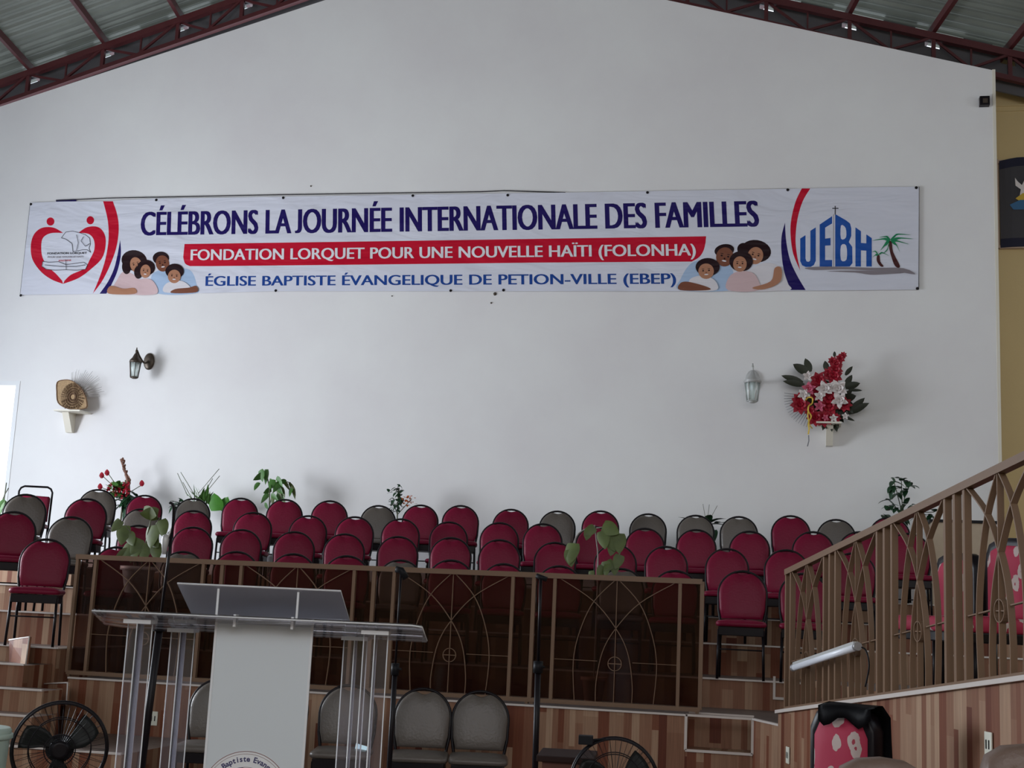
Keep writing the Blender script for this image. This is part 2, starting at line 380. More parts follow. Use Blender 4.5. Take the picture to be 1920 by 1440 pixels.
# ------------------------------------------------------------------ choir tiers
ZD, ZC, ZB, ZA, ZP = EYE-.44, EYE-.17, EYE+.07, EYE+.30, .79
def tierpoly(name, lab, pts, z0, z1, noses, cat='platform'):
    c = Vector((sum(p[0] for p in pts)/len(pts), sum(p[1] for p in pts)/len(pts), z0))
    t = thing(name, lab, cat, c)
    bm = bm_new(); uv = bm.loops.layers.uv.new('UVMap'); H = z1-z0-.012; uo = random.uniform(0, 50)
    lo = [bm.verts.new((p[0]-c.x, p[1]-c.y, 0)) for p in pts]; hi = [bm.verts.new((p[0]-c.x, p[1]-c.y, H)) for p in pts]
    f = bm.faces.new(hi); f.material_index = 1; bm.faces.new(lo[::-1]).material_index = 1
    for l in f.loops: l[uv].uv = (l.vert.co.x, l.vert.co.y)
    n = len(pts); u = uo
    for i in range(n):
        j = (i+1) % n; L = (lo[j].co-lo[i].co).length
        f = bm.faces.new((lo[i], lo[j], hi[j], hi[i]))
        for l, q in zip(f.loops, ((u, 0), (u+L, 0), (u+L, H), (u, H))): l[uv].uv = q
        u += L
    build('plank_facing', bm, None, t, mats=[M['planks'], M['tread']])
    for i in noses:
        p, q = Vector((*pts[i], z1))-c, Vector((*pts[i+1], z1))-c
        p.z = q.z = z1-z0-.007
        bm = bm_new(); bar(bm, p, q, .014, .026, Vector((0, 1, 0)) if abs(p.y-q.y) < .01 else Vector((1, 0, 0))); build('nosing', bm, M['nosing'], t)
    return t
def tier(name, lab, x0, x1, y0, y1, z0, z1, nose=True, cat='platform'):
    return tierpoly(name, lab, [(x0, y0), (x1, y0), (x1, y1), (x0, y1)], z0, z1, [0] if nose else [], cat)
XE = 4.2; XT = XL+.1
tierpoly('choir_tier', 'topmost plank-faced choir tier against the white wall', [(XT, 13.15), (-7.5, 13.15), (-7.5, 14.45), (XE, 14.45), (XE, YW-.01), (XT, YW-.01)], 0, ZA, [0, 1, 2])
tierpoly('choir_tier', 'second highest plank-faced choir tier, just below the back row of chairs', [(XT, 11.95), (-6.75, 11.95), (-6.75, 13.45), (XE, 13.45), (XE, 14.45), (-7.5, 14.45), (-7.5, 13.15), (XT, 13.15)], 0, ZB, [0, 1, 2])
tierpoly('choir_tier', 'third plank-faced choir tier down from the wall', [(XT, 11.0), (-6.05, 11.0), (-6.05, 12.45), (XE, 12.45), (XE, 13.45), (-6.75, 13.45), (-6.75, 11.95), (XT, 11.95)], 0, ZC, [0, 1, 2])
tierpoly('choir_tier', 'lowest plank-faced choir tier carrying the frontmost choir chairs', [(XT, 10.28), (-5.93, 10.28), (-5.93, 11.45), (2.2, 11.45), (2.2, 12.45), (-6.05, 12.45), (-6.05, 11.0), (XT, 11.0)], 0, ZD, [0, 1, 2])
XP0 = at(127, 1280, 10.25).x
# front platform under the railing, with the recessed step at its right
xr0, xr1 = at(1286, 1345, 10.25).x, at(1412, 1345, 10.25).x
xq = at(1440, 1345, 10.25).x
t = tier('front_platform', 'plank-faced front platform under the glazed railing', XP0, xr0, 10.25, 11.45, 0, ZP)
AP = atd(1475, 1330, 9.31)
tierpoly('front_platform', 'short slanting platform end between dark step and right railing', [(xr1, 10.25), (AP.x-.04, AP.y+.02), (AP.x+.12, AP.y+.12), (xq+.6, 11.45), (xr1, 11.45)], 0, ZP, [])
bm = bm_new(); q_ = Vector((AP.x-.04, AP.y+.02, 0)); nose = thing('corner_edging', 'pale edging strip along the slanting platform corner', 'edging', (xr1, 10.25, ZP))
bar(bm, Vector((0, 0, -.006)), q_-Vector((xr1, 10.25, 0))+Vector((0, 0, -.006)), .03, .014, Vector((0, 0, 1))); build('strip', bm, M['nosing'], nose)
c0, c1 = at(1452, 1268, 11.44), at(1480, 1313, 11.44)
nose = thing('corner_edging', 'small white L-shaped edging behind the foot of the ramp railing', 'edging', (c0.x, 11.44, c1.z))
bm = bm_new(); box(bm, -.01, .01, -.015, 0, 0, c0.z-c1.z); box(bm, .01, c1.x-c0.x, -.015, 0, 0, .02); build('strip', bm, M['nosing'], nose)
zs = at(1350, 1410, 10.25).z
t = tier('recessed_step', 'dark recessed step with white edges right of the glazed railing', xr0, xr1, 10.55, 11.45, 0, ZP, cat='step')
bm = bm_new(); box(bm, xr0-t.location.x, xr1-t.location.x, -.75, -.45, 0, zs, uo=3); build('lower_tread', bm, M['planks'], t)
bm = bm_new()
L0 = t.location
for a in ((xr0-.008, xr0+.012, zs, ZP), (xr1-.012, xr1+.008, zs, ZP), (xr0, xr1, zs-.012, zs+.006), (xr0, xr1, ZP-.014, ZP+.002)):
    box(bm, a[0]-L0.x, a[1]-L0.x, 10.235-L0.y, 10.262-L0.y, a[2], a[3])
build('white_edging', bm, M['nosing'], t)
# left staircase climbing the side tier
yb = 10.27; x2 = 0; XS = -8.4
for px, py, yy, lab in ((46, 1245, 9.85, 'top wooden step at the left edge beside the side tier'), (80, 1293, 9.56, 'second wooden step at the left edge, below the top one'),
                        (60, 1342, 9.22, 'third wooden step at the left edge, above the fan')):
    q = at(px, py, yy); tier('stair_step', lab, XS, q.x, yy, yb-.002, 0, q.z, cat='step'); yb = yy
    if px == 80: x2 = q.x
    if px == 60: x3 = q.x
q = at(228, 1412, 8.95); tierpoly('stair_step', 'long low wooden step behind the left fan', [(XS, 8.95), (q.x, 8.95), (q.x, 10.24), (x2+.01, 10.24), (x2+.01, 9.21), (XS, 9.21)], 0, q.z, [0], 'step')
def cheek(lab, P):
    t = thing('stair_cheek', lab, 'stair side panel', P[3])
    bm = bm_new(); pts = [p-P[3] for p in P]; nrm = (pts[1]-pts[0]).cross(pts[2]-pts[0]).normalized()
    if nrm.y < 0: nrm = -nrm
    prism(bm, pts, nrm*.02)
    uv = UV(bm)
    for f in bm.faces:
        for l in f.loops: l[uv].uv = (l.vert.co.x*1.3+l.vert.co.y+5, l.vert.co.z)
    build('plank_panel', bm, M['planks'], t)
    bm = bm_new(); tube(bm, [pts[0], pts[1], pts[2]], .007, 6); build('white_edging', bm, M['nosing'], t)
cheek('pale lit slanted side panel at the platform left end', [at(64, 1283, 10.26), at(127, 1280, 9.98), at(124, 1322, 9.98), at(82, 1326, 10.18)])
cheek('small pale slanted side panel below the leftmost front chair', [at(17, 1200, 10.26), at(55, 1194, 10.05), at(48, 1247, 10.05), at(17, 1243, 10.26)])
# ------------------------------------------------------------------ glazed railing and ramp railing
def ease(P, k=5): return catmull(P, k)
def section(t, O, D, Lside, Lpan, H, glass=True, first=True, bt=.032):
    """one railing bay; O start at foot, D unit run direction (may climb), upright posts"""
    U = Vector((0, 0, 1)); nrm = Vector((D.y, -D.x, 0)).normalized()
    Lb = 2*Lside+Lpan
    def P(s, h): return O + D*s + U*h
    w, tk = .011, .036
    if first:
        bm = bm_new(); bar(bm, P(0, 0), P(0, H), .026, tk, nrm); build('post', bm, M['fence'], t)
    for s in (Lside, Lside+Lpan, Lb):
        bm = bm_new(); bar(bm, P(s, 0), P(s, H), .026 if s != Lb else .03, tk, nrm); build('post', bm, M['fence'], t)
    bm = bm_new(); bar(bm, P(0 if not first else -.015, H), P(Lb, H), .04, tk+.012, nrm); build('top_rail', bm, M['fence'], t)
    bm = bm_new(); bar(bm, P(0, .0), P(Lb, .0), .032, tk+.006, nrm); build('bottom_rail', bm, M['fence'], t)
    c = Lside+Lpan/2; hw = Lpan/2
    def Q(u, v): return P(c+u*hw, H-(H)*v)
    bm = bm_new(); bw = .0052 if bt < .03 else .0075
    bar(bm, Q(0, 0), Q(0, 1), bw, bt, nrm)
    for s in (-1, 1):
        strip(bm, ease([Q(0, 0), Q(s*.36, .19), Q(s*.57, .43), Q(s*.66, .68), Q(s*.62, 1)]), bw, bt, nrm)
        strip(bm, ease([Q(-s*.95, 0.01), Q(-s*.37, .19), Q(0, .40), Q(s*.2, .59), Q(s*.285, .83), Q(s*.285, 1)]), bw, bt, nrm)
        bar(bm, Q(s*1, .665), Q(s*.28, .665), bw*.8, bt*.6, nrm)
    build('arched_scrollwork', bm, M['fence'], t)
    bm = bm_new(); rr = .052; cc = Q(0, .68)
    Dh = Vector((D.x, D.y, 0)).normalized()
    strip(bm, [cc+Dh*rr*math.cos(a)+U*rr*math.sin(a) for a in [2*PI*i/20 for i in range(20)]], .005, bt, nrm, closed=True)
    bar(bm, cc-Dh*rr, cc+Dh*rr, .006, bt*.6, nrm)
    build('ring_ornament', bm, M['fence'], t)
    if glass:
        bm = bm_new(); p0 = P(.014, .02)-nrm*.03; g = [p0, P(Lb-.014, .02)-nrm*.03, P(Lb-.014, H-.02)-nrm*.03, P(.014, H-.02)-nrm*.03]
        prism(bm, g, -nrm*.005); build('smoked_panel', bm, M['smoked'], t)
fx0, fx1 = at(148, 1040, 10.35), at(1317, 1095, 10.35)
fb0, fb1 = at(128, 1263, 10.35), at(1313, 1328, 10.35)
Hf = ((fx0.z-fb0.z)+(fx1.z-fb1.z))/2; zb = (fb0.z+fb1.z)/2
print('fence', fx0, fx1, fb0, fb1, Hf, zb)
Lt = fx1.x-fx0.x; Ls = Lt/4
cx = ['leftmost of the four glazed railing bays, potted plant behind', 'second glazed railing bay, behind the clear lectern', 'third glazed railing bay, between the two black microphone stands', 'rightmost glazed railing bay, beside the dark recessed step']
for i in range(4):
    O = Vector((fx0.x+i*Ls, 10.35, zb)); t = thing('glazed_railing', 'brown steel railing with smoked glazing, '+cx[i].split(',')[0].replace('leftmost of the four glazed railing bays', 'leftmost bay').replace(' glazed railing', ''), 'railing', O, 0, 'glazed railing bays along the front platform')
    section(t, Vector((0, 0, 0)), Vector((1, 0, 0)), Ls*.128, Ls*.744, Hf, True, i == 0, .014)
    for s in (.02, Ls-.02):
        bm = bm_new(); box(bm, s-.012, s+.012, -.015, .015, -(zb-ZP), -.012); build('foot', bm, M['fence'], t)
# ramp parapet wall on the right and its railing
RA = [atd(1475, 1330, 9.31), atd(1554, 1319, 8.42), atd(1659, 1304, 7.47), atd(1798, 1285, 6.49)]
A0 = RA[0]; step = (RA[3]-RA[0])/3
Dn = step.normalized(); Lr = step.length
print('ramp', A0, step, Lr)
NB = 4
E_ = A0+step*NB
hd = Vector((Dn.x, Dn.y, 0)).normalized(); hn = Vector((-hd.y, hd.x, 0))    # hn points right, away from view
if hn.x < 0: hn = -hn
t = thing('ramp_wall', 'pale plank-faced sloping wall carrying the right hand railing', 'parapet wall', (A0.x, A0.y, 0))
bm = bm_new(); a = Vector((0, 0, 0)); b = E_-A0; za, zb_ = A0.z-.03, E_.z-.03
loc = [Vector((0, 0, 0)), Vector((b.x, b.y, 0)), Vector((b.x, b.y, zb_)), Vector((0, 0, za))]
prism(bm, [p-hn*.06 for p in loc], hn*.16)
uv = UV(bm)
for f in bm.faces:
    for l in f.loops: l[uv].uv = (l.vert.co.dot(hd)*1.0+2.1, l.vert.co.z)
build('plank_facing', bm, M['planks'], t)
bm = bm_new(); prism(bm, [loc[3]-hn*.085, loc[2]-hn*.085, loc[2]-hn*.085+Vector((0, 0, .022)), loc[3]-hn*.085+Vector((0, 0, .022))], hn*.2); build('pale_coping', bm, M['nosing'], t)
rl = ['farthest bay, white lamp tube tied to it', 'second bay from its far end', 'third bay from its far end', 'nearest bay at the photo right edge']
for i in range(NB):
    O = A0+step*i
    t = thing('ramp_railing', 'brown steel ramp railing with arched scrollwork, '+rl[i], 'railing', O, 0, 'ramp railing bays')
    section(t, Vector((0, 0, 0)), Dn, Lr*.12, Lr*.76, .95, False, i == 0)
P_ = [A0+hn*.45-hd*.9, A0+hn*.45+hd*2.9, A0+hn*.45+hd*2.9+Vector((3, 0, 0)), A0+hn*.45-hd*.9+Vector((4, 0, 0))]
tierpoly('side_platform', 'raised side platform beyond the ramp railing', [(p.x, p.y) for p in P_][::-1], 0, 1.08, [])
# white lamp tube tied along the ramp railing
p0, p1 = atd(1505, 1252, 8.9), atd(1622, 1214, 7.75)
def shift(p, k=.055): return p-hn*k
t = thing('tube_lamp', 'white fluorescent tube lamp tied slanting to the ramp railing', 'lamp', shift(p0))
bm = bm_new(); tube(bm, [Vector((0, 0, 0)), p1-p0], .021, 10); build('lamp_tube', bm, M['tube'], t, True)
bm = bm_new(); bar(bm, Vector((0, 0, .022)), p1-p0+Vector((0, 0, .022)), .02, .03, hn); build('lamp_housing', bm, M['silver'], t)
d_ = (p1-p0).normalized()
for q in (Vector((0, 0, 0))-d_*.02, p1-p0+d_*.02):
    bm = bm_new(); tube(bm, [q-d_*.015, q+d_*.02], .025, 10); build('end_cap', bm, M['greytube'], t)
bm = bm_new(); e = p1-p0; tube(bm, catmull([e, e+Vector((.05, -.05, -.01)), e+Vector((.07, -.08, -.1)), e+Vector((.05, -.06, -.22))]), .005, 6); build('cord', bm, M['blackp'], t)
# ------------------------------------------------------------------ chairs
def tip(z): return .19+.085*max(0, z-.46)/.44          # backward lean of the back
def outline(w0, w1, z0, z1, n=9, notch=0.0):
    """half-round topped chair back outline (x, z), from bottom left round to bottom right"""
    za = z1-w1*.98; P = [(-w0, z0), (-(w0+w1)/2-.006, (z0+za)/2-.02), (-w1, za)]
    for i in range(1, 2*n):
        a = PI-PI*i/(2*n); x = w1*math.cos(a); z = za+(z1-za)*math.sin(a)
        if notch and abs(x) < .08: z -= notch*(.5+.5*math.cos(x/.08*PI))
        P.append((x, z))
    P += [(w1, za), ((w0+w1)/2+.006, (z0+za)/2-.02), (w0, z0)]
    return P
def cushion(bm, P, yf, dep, puff):
    """pad from outline P in xz; yf(z) gives the front plane, dep thickness"""
    cxx = sum(p[0] for p in P)/len(P); czz = (min(p[1] for p in P)+max(p[1] for p in P))/2; rings = []
    for s, o in ((.97, dep), (1, dep*.8), (1, .012), (.965, 0.0), (.86, -puff*.55), (.55, -puff*.9), (.2, -puff)):
        rings.append([bm.verts.new((cxx+(x-cxx)*s, yf(czz+(z-czz)*s)+o, czz+(z-czz)*s)) for x, z in P])
    for A, B in zip(rings, rings[1:]):
        for k in range(len(P)):
            f = bm.faces.new((A[k], A[(k+1) % len(P)], B[(k+1) % len(P)], B[k])); f.smooth = True
    bm.faces.new(rings[0]); bm.faces.new(rings[-1][::-1]).smooth = True
    bmesh.ops.recalc_face_normals(bm, faces=bm.faces[:])
def seatpad(bm, hw, y0, y1, z0, z1, r=.05):
    P = []
    for cx_, cy_, a0 in ((hw-r, y1-r*.6, 0), (-hw+r, y1-r*.6, 90), (-hw+r, y0+r, 180), (hw-r, y0+r, 270)):
        for k in range(5):
            a = R(a0+22.5*k); P.append((cx_+r*math.cos(a), cy_+r*(.6 if a0 < 180 else 1)*math.sin(a)))
    cy = (y0+y1)/2; rings = []
    for s, z in ((.95, z0), (1, z0+.012), (1.01, (z0+z1)/2), (.985, z1-.014), (.93, z1-.003), (.6, z1+.008), (.2, z1+.011)):
        rings.append([bm.verts.new((x*s, cy+(y-cy)*s, z)) for x, y in P])
    for A, B in zip(rings, rings[1:]):
        for k in range(len(P)):
            f = bm.faces.new((A[k], A[(k+1) % len(P)], B[(k+1) % len(P)], B[k])); f.smooth = True
    bm.faces.new(rings[0][::-1]); bm.faces.new(rings[-1]).smooth = True
def make_chair(m, label, notch=.0, name='banquet_chair', tm='black'):
    t = thing(name, label, 'chair', (0, 0, 0))
    bm = bm_new(); seatpad(bm, .205, -.23, .18, .425, .475); build('seat', bm, M[m], t)
    bm = bm_new(); box(bm, -.185, .185, -.205, .18, .352, .424, bev=.006); build('seat_frame', bm, M[tm], t)
    bm = bm_new(); cushion(bm, outline(.172, .198, .49, .890, n=14, notch=.034 if notch else .024), lambda z: tip(z)-.022, .045, .016); build('backrest', bm, M[m], t)
    bm = bm_new(); P = [(-.172, .40)]+outline(.182, .203, .47, .896)+[(.172, .40)]
    tube(bm, [(x, tip(z)+.004, z) for x, z in P], .0115, 8); build('back_frame', bm, M[tm], t)
    for s in (-1, 1):
        bm = bm_new(); tube(bm, [(s*.172, .19, .42), (s*.18, .20, .3), (s*.185, .25, .0)], .0115, 8); build('leg', bm, M[tm], t)
        bm = bm_new(); tube(bm, [(s*.18, -.18, .40), (s*.187, -.205, .0)], .0115, 8); build('leg', bm, M[tm], t)
    bm = bm_new(); tube(bm, [(-.183, -.19, .24), (.183, -.19, .24)], .007, 6); build('stretcher', bm, M[tm], t)
    return t
src = {'m': make_chair('maroon', 'x'), 't': make_chair('taupe', 'x'), 'T': make_chair('taupe', 'x', notch=.03)}
ORD = ['leftmost', 'second from left', 'third from left', 'fourth from left', 'fifth from left', 'sixth from left', 'seventh from left', 'eighth from left', 'ninth from left', 'tenth from left',
       'eleventh from left', 'twelfth from left', 'thirteenth from left', 'fourteenth from left', 'fifteenth from left', 'sixteenth from left', 'seventeenth from left', 'eighteenth from left', 'nineteenth from left', 'twentieth from left', 'twenty-first from left']
used = set()
def put_chair(kind, x, y, z, rz, label, group):
    s = src[kind]
    o = s if kind not in used else copy_tree(s)
    used.add(kind)
    o.location = (x, y, z); o.rotation_euler = (0, 0, rz); o['label'] = label; o['group'] = group
    return o
CN = {'m': 'maroon', 't': 'grey-brown', 'T': 'grey-brown'}
def row(zt, Yc, lst, rowname, grp, clamp=.25):
    lst = sorted(lst, key=lambda q: q[1])
    for i, q in enumerate(lst):
        k, px, py = q[:3]; yc = q[3] if len(q) > 3 else Yc
        v = ray(px, py); s = v.z/v.y
        Y = (zt+.905-EYE)/s - 0.0
        y = min(max(Y, yc-clamp), yc+clamp)              # distance of the chair top
        X = v.x/v.y*y
        rz = .75*math.atan2(-X, y) + random.uniform(-.04, .04)
        put_chair(k, X+.27*math.sin(rz), y-.27*math.cos(rz), zt, rz, '%s vinyl banquet chair, %s in the %s' % (CN[k], ORD[i], rowname), grp)
row(ZA, 14.95, [('t', 186, 917, 13.9), ('m', 274, 921), ('t', 364, 934), ('m', 453, 932), ('m', 536, 935), ('m', 620, 937), ('t', 711, 947), ('m', 790, 946), ('m', 865, 947),
    ('m', 959, 954), ('t', 1046, 959), ('m', 1127, 957), ('t', 1216, 965), ('t', 1305, 971), ('t', 1386, 972), ('m', 1483, 966), ('t', 1568, 974), ('m', 1668, 967)], 'highest row against the wall', 'chairs in the back choir row')
row(ZB, 14.0, [('t', 51, 921, 12.45), ('m', 165, 934, 12.55), ('t', 268, 947), ('m', 365, 951), ('m', 477, 959), ('m', 580, 966), ('m', 667, 968), ('m', 753, 972), ('m', 843, 981), ('m', 938, 979),
    ('m', 1019, 981), ('m', 1117, 990), ('m', 1210, 991), ('m', 1306, 992), ('m', 1406, 995), ('m', 1525, 996), ('m', 1612, 994), ('m', 1703, 990)], 'second row from the wall', 'chairs in the second choir row')
row(ZC, 13.0, [('m', 29, 951, 11.5), ('t', 136, 968, 11.65), ('m', 262, 978), ('m', 364, 986), ('m', 455, 992), ('m', 554, 996), ('m', 648, 1000), ('m', 748, 1005), ('m', 847, 1007), ('m', 938, 1011),
    ('m', 1042, 1016), ('m', 1155, 1025), ('m', 1250, 1027), ('m', 1364, 1030), ('m', 1475, 1030), ('m', 1600, 1036)], 'third row from the wall', 'chairs in the third choir row')
row(ZD, 12.0, [('m', 90, 1005, 10.85), ('m', 222, 1018), ('t', 345, 1034), ('m', 445, 1033), ('m', 552, 1035), ('m', 652, 1041), ('t', 752, 1051), ('m', 847, 1049), ('m', 946, 1056),
    ('m', 1050, 1060), ('t', 1165, 1074), ('m', 1267, 1070), ('m', 1393, 1068), ('m', 1508, 1072)], 'frontmost choir row behind the railing', 'chairs in the front choir row')
# grey-brown chairs on the stage floor, backs to the platform wall
for i, (px, py) in enumerate([(430, 1268), (545, 1274), (672, 1283), (811, 1290), (918, 1298)]):
    v = ray(px, py); d = 9.72; p = atd(px, py, d)
    put_chair('T', p.x, p.y-.27, 0, YAW*1.15+random.uniform(-.03, .03), 'grey-brown vinyl chair on the stage floor before the platform, %s' % ['behind the lectern left pillars', 'behind the white lectern panel', 'seen through the right clear pillars', 'right of the clear lectern', 'rightmost of its row'][i], 'grey-brown chairs on the stage floor')
# square topped chair with an open hand grip at far left
p = at(78, 913, 13.95); t = thing('stacking_chair', 'maroon chair with squared open grip back rail, far left of the top row', 'chair', (p.x, p.y-.25, ZA), .25)
Ht = p.z-ZA
bm = bm_new(); seatpad(bm, .20, -.22, .2, Ht-.48, Ht-.43); build('seat', bm, M['maroon'], t)
bm = bm_new(); cushion(bm, [(-.165, Ht-.40), (-.175, Ht-.13), (-.16, Ht-.11), (0, Ht-.105), (.16, Ht-.11), (.175, Ht-.13), (.165, Ht-.40)], lambda z: .215, .04, .012); build('backrest', bm, M['maroon'], t)
bm = bm_new(); tube(bm, [(-.185, .24, Ht-.5), (-.19, .245, Ht-.06), (-.17, .245, Ht-.02), (-.13, .245, Ht), (.13, .245, Ht), (.17, .245, Ht-.02), (.19, .245, Ht-.06), (.185, .24, Ht-.5)], .012, 8); build('back_frame', bm, M['black'], t)
for sx in (-1, 1):
    for sy in (-.2, .235):
        bm = bm_new(); tube(bm, [(sx*.18, sy, 0), (sx*.18, sy, Ht-.47)], .012, 8); build('leg', bm, M['black'], t)
# ------------------------------------------------------------------ floral armchairs
def floral():
    m = mat('floral_fabric', (.45, .03, .08), .7); nt = m.node_tree; N = nt.nodes; L = nt.links
    tc = N.new('ShaderNodeTexCoord'); mp = N.new('ShaderNodeMapping'); mp.inputs['Scale'].default_value = (1, 1, .62); L.new(tc.outputs['Object'], mp.inputs[0])
    v = N.new('ShaderNodeTexVoronoi'); v.inputs['Scale'].default_value = 11; L.new(mp.outputs[0], v.inputs['Vector'])
    n = N.new('ShaderNodeTexNoise'); n.inputs['Scale'].default_value = 20; L.new(tc.outputs['Object'], n.inputs['Vector'])
    a = N.new('ShaderNodeMath'); a.operation = 'MULTIPLY_ADD'; L.new(n.outputs['Fac'], a.inputs[0]); a.inputs[1].default_value = .36; L.new(v.outputs['Distance'], a.inputs[2])
    cr = N.new('ShaderNodeValToRGB'); cr.color_ramp.interpolation = 'CONSTANT'; L.new(a.outputs[0], cr.inputs[0])
    e = cr.color_ramp.elements; e[0].position = 0; e[0].color = (.30, .03, .05, 1); e[1].position = .30; e[1].color = (.46, .37, .34, 1)
    k = e.new(.52); k.color = (.36, .018, .055, 1)
    L.new(cr.outputs[0], N['Principled BSDF'].inputs['Base Color']); return m
M['floral'] = floral()
def armchair(loc, rz, label, H=1.02, hw=.24):
    """high-backed chair: floral front pad in a black shell"""
    t = thing('floral_chair', label, 'chair', loc, rz, 'floral high backed chairs')
    def ol(w, z0, z1, r): return [(-w, z0), (-w, z1-r), (-w+r*.35, z1-r*.3), (-w*.55, z1-.008), (0, z1), (w*.55, z1-.008), (w-r*.35, z1-r*.3), (w, z1-r), (w, z0)]
    bm = bm_new(); cushion(bm, ol(hw, .46, H, .10), lambda z: .18, .10, .0); build('back_shell', bm, M['black'], t)
    bm = bm_new(); cushion(bm, ol(hw-.03, .48, H-.045, .09), lambda z: .172, .03, .03); build('backrest', bm, M['floral'], t)
    bm = bm_new(); seatpad(bm, hw, -.26, .2, .40, .49); build('seat', bm, M['floral'], t)
    bm = bm_new(); box(bm, -hw+.01, hw-.01, -.24, .24, .34, .40, bev=.008); build('seat_frame', bm, M['black'], t)
    for sx in (-1, 1):
        for sy in (-.21, .22):
            bm = bm_new(); tube(bm, [(sx*(hw-.03), sy, 0), (sx*(hw-.03), sy, .36)], .017, 8); build('leg', bm, M['black'], t)
    return t
def on_floor(px, py, d, z):
    p = atd(px, py, d); return Vector((p.x, p.y, z))
armchair(on_floor(1748, 1150, 8.9, 1.08), -1.05, 'red floral high backed chair behind the ramp railing, nearer the wall', .93, .22)
armchair(on_floor(1845, 1150, 8.0, 1.08), -1.05, 'red floral high backed chair behind the ramp railing, nearer the photo edge', .98, .22)
p = atd(1528, 1325, 6.4)
t = armchair(Vector((p.x+.02, p.y-.05, 0)), -.62, 'pink floral high backed chair before the sloping wall, black cloth on top', p.z, .15+.03)
bm = bm_new()
zt = p.z
# black cloth draped over the top and right side of that chair
cl_ = []
for i in range(9):
    u = -.10+.30*i/8; rowv = []
    for j in range(10):
        w = j/9
        if w < .25: y, z = .135-.01*math.sin(i), zt+.012-(.25-w)*(.32+.1*math.sin(i*1.3))
        elif w < .4: y, z = .135+(w-.25)/.15*.17, zt+.02
        else: y, z = .31+.012*math.sin(i*1.7+j), zt+.01-(w-.4)/.6*.62
        rowv.append(bm.verts.new((u, y, z)))
    cl_.append(rowv)
for a, b in zip(cl_, cl_[1:]):
    for j in range(9): bm.faces.new((a[j], b[j], b[j+1], a[j+1])).smooth = True
bmesh.ops.solidify(bm, geom=bm.faces[:], thickness=.006)
o = build('black_cloth', bm, M['blackp']); o.location = t.location; o.rotation_euler = t.rotation_euler
tag(o, 'black cloth draped over the pink floral chair back', 'cloth')
# brown padded seat backs at the bottom right edge
def leather(loc, rz, w, h, label):
    t = thing('leather_chair', label, 'chair', loc, rz, 'brown padded chairs at the bottom edge')
    P = [(-w, .42), (-w*1.0, h-.12), (-w*.85, h-.045), (-w*.5, h-.01), (0, h), (w*.5, h-.01), (w*.85, h-.045), (w, h-.12), (w, .42)]
    bm = bm_new(); cushion(bm, P, lambda z: -.06, .12, .02); build('backrest', bm, M['brown'], t)
    bm = bm_new(); seatpad(bm, w, .0, .48, .36, .47); build('seat', bm, M['brown'], t)
    for sx in (-1, 1):
        for sy in (0.03, .42):
            bm = bm_new(); box(bm, sx*(w-.05)-.02, sx*(w-.05)+.02, sy-.02, sy+.02, 0, .37); build('leg', bm, M['black'], t)
p = atd(1652, 1420, 5.3); leather(Vector((p.x, p.y, 0)), .1, .185, p.z, 'brown padded chair back at the bottom edge below the sloping wall')
p = atd(1925, 1396, 4.6); leather(Vector((p.x, p.y, 0)), .1, .16, p.z, 'brown padded chair back in the bottom right corner')
# ------------------------------------------------------------------ plants
def leaf(bm, base, d, L, w, droop=.35, heart=0.0, mi=0, up=Vector((0, 0, 1)), seg=5, twist=0):
    d = Vector(d).normalized(); base = Vector(base); side = d.cross(up)
    side = side.normalized() if side.length > .01 else Vector((1, 0, 0))
    if twist: side = (Matrix.Rotation(twist, 3, d) @ side)
    nrm = side.cross(d).normalized(); rows = []
    for i in range(seg+1):
        t = i/seg; prof = math.sin(PI*min(1, (t*.92+.08+heart*.12*(1-t))))**.75 * (1-.25*t)
        c = base+d*L*t - Vector((0, 0, 1))*droop*L*t*t
        ww = w*max(prof, .02 if t < 1 else 0.0)
        rows.append([bm.verts.new(c-side*ww+nrm*ww*.25), bm.verts.new(c), bm.verts.new(c+side*ww+nrm*ww*.25)])
    for a, b in zip(rows, rows[1:]):
        for k in range(2):
            f = bm.faces.new((a[k], a[k+1], b[k+1], b[k])); f.material_index = mi; f.smooth = True
def pot(t, m='terracotta', r=.11, h=.2, z=0):
    bm = bm_new(); lathe(bm, [(r*.7, 0), (r*.95, h*.85), (r*1.08, h*.86), (r*1.08, h), (r*.9, h), (r*.85, h*.9)], 20, (0, 0, z)); build('pot', bm, M[m], t)
def plant(name, label, loc, stems, leaves, potm='terracotta', pr=.11, ph=.2, group=None, stm='stem'):
    t = thing(name, label, 'plant', loc, 0, group)
    pot(t, potm, pr, ph)
    bm = bm_new()
    for pts, r in stems: tube(bm, catmull(pts, 4), r, 6)
    build('stem', bm, M[stm], t)
    for nm, mm, LL in leaves:
        bm = bm_new()
        for a in LL: leaf(bm, *a[:4], **(a[4] if len(a) > 4 else {}))
        build(nm, bm, M[mm], t)
    return t
rnd = random.Random(11)
PY = 15.62
def zA(px, py, Y=PY): p = at(px, py, Y); return Vector((p.x, Y, ZA))
def loc_of(p0, px, py, Y=PY, dy=0):
    q = at(px, py, Y); return Vector((q.x-p0.x, dy, q.z-p0.z))
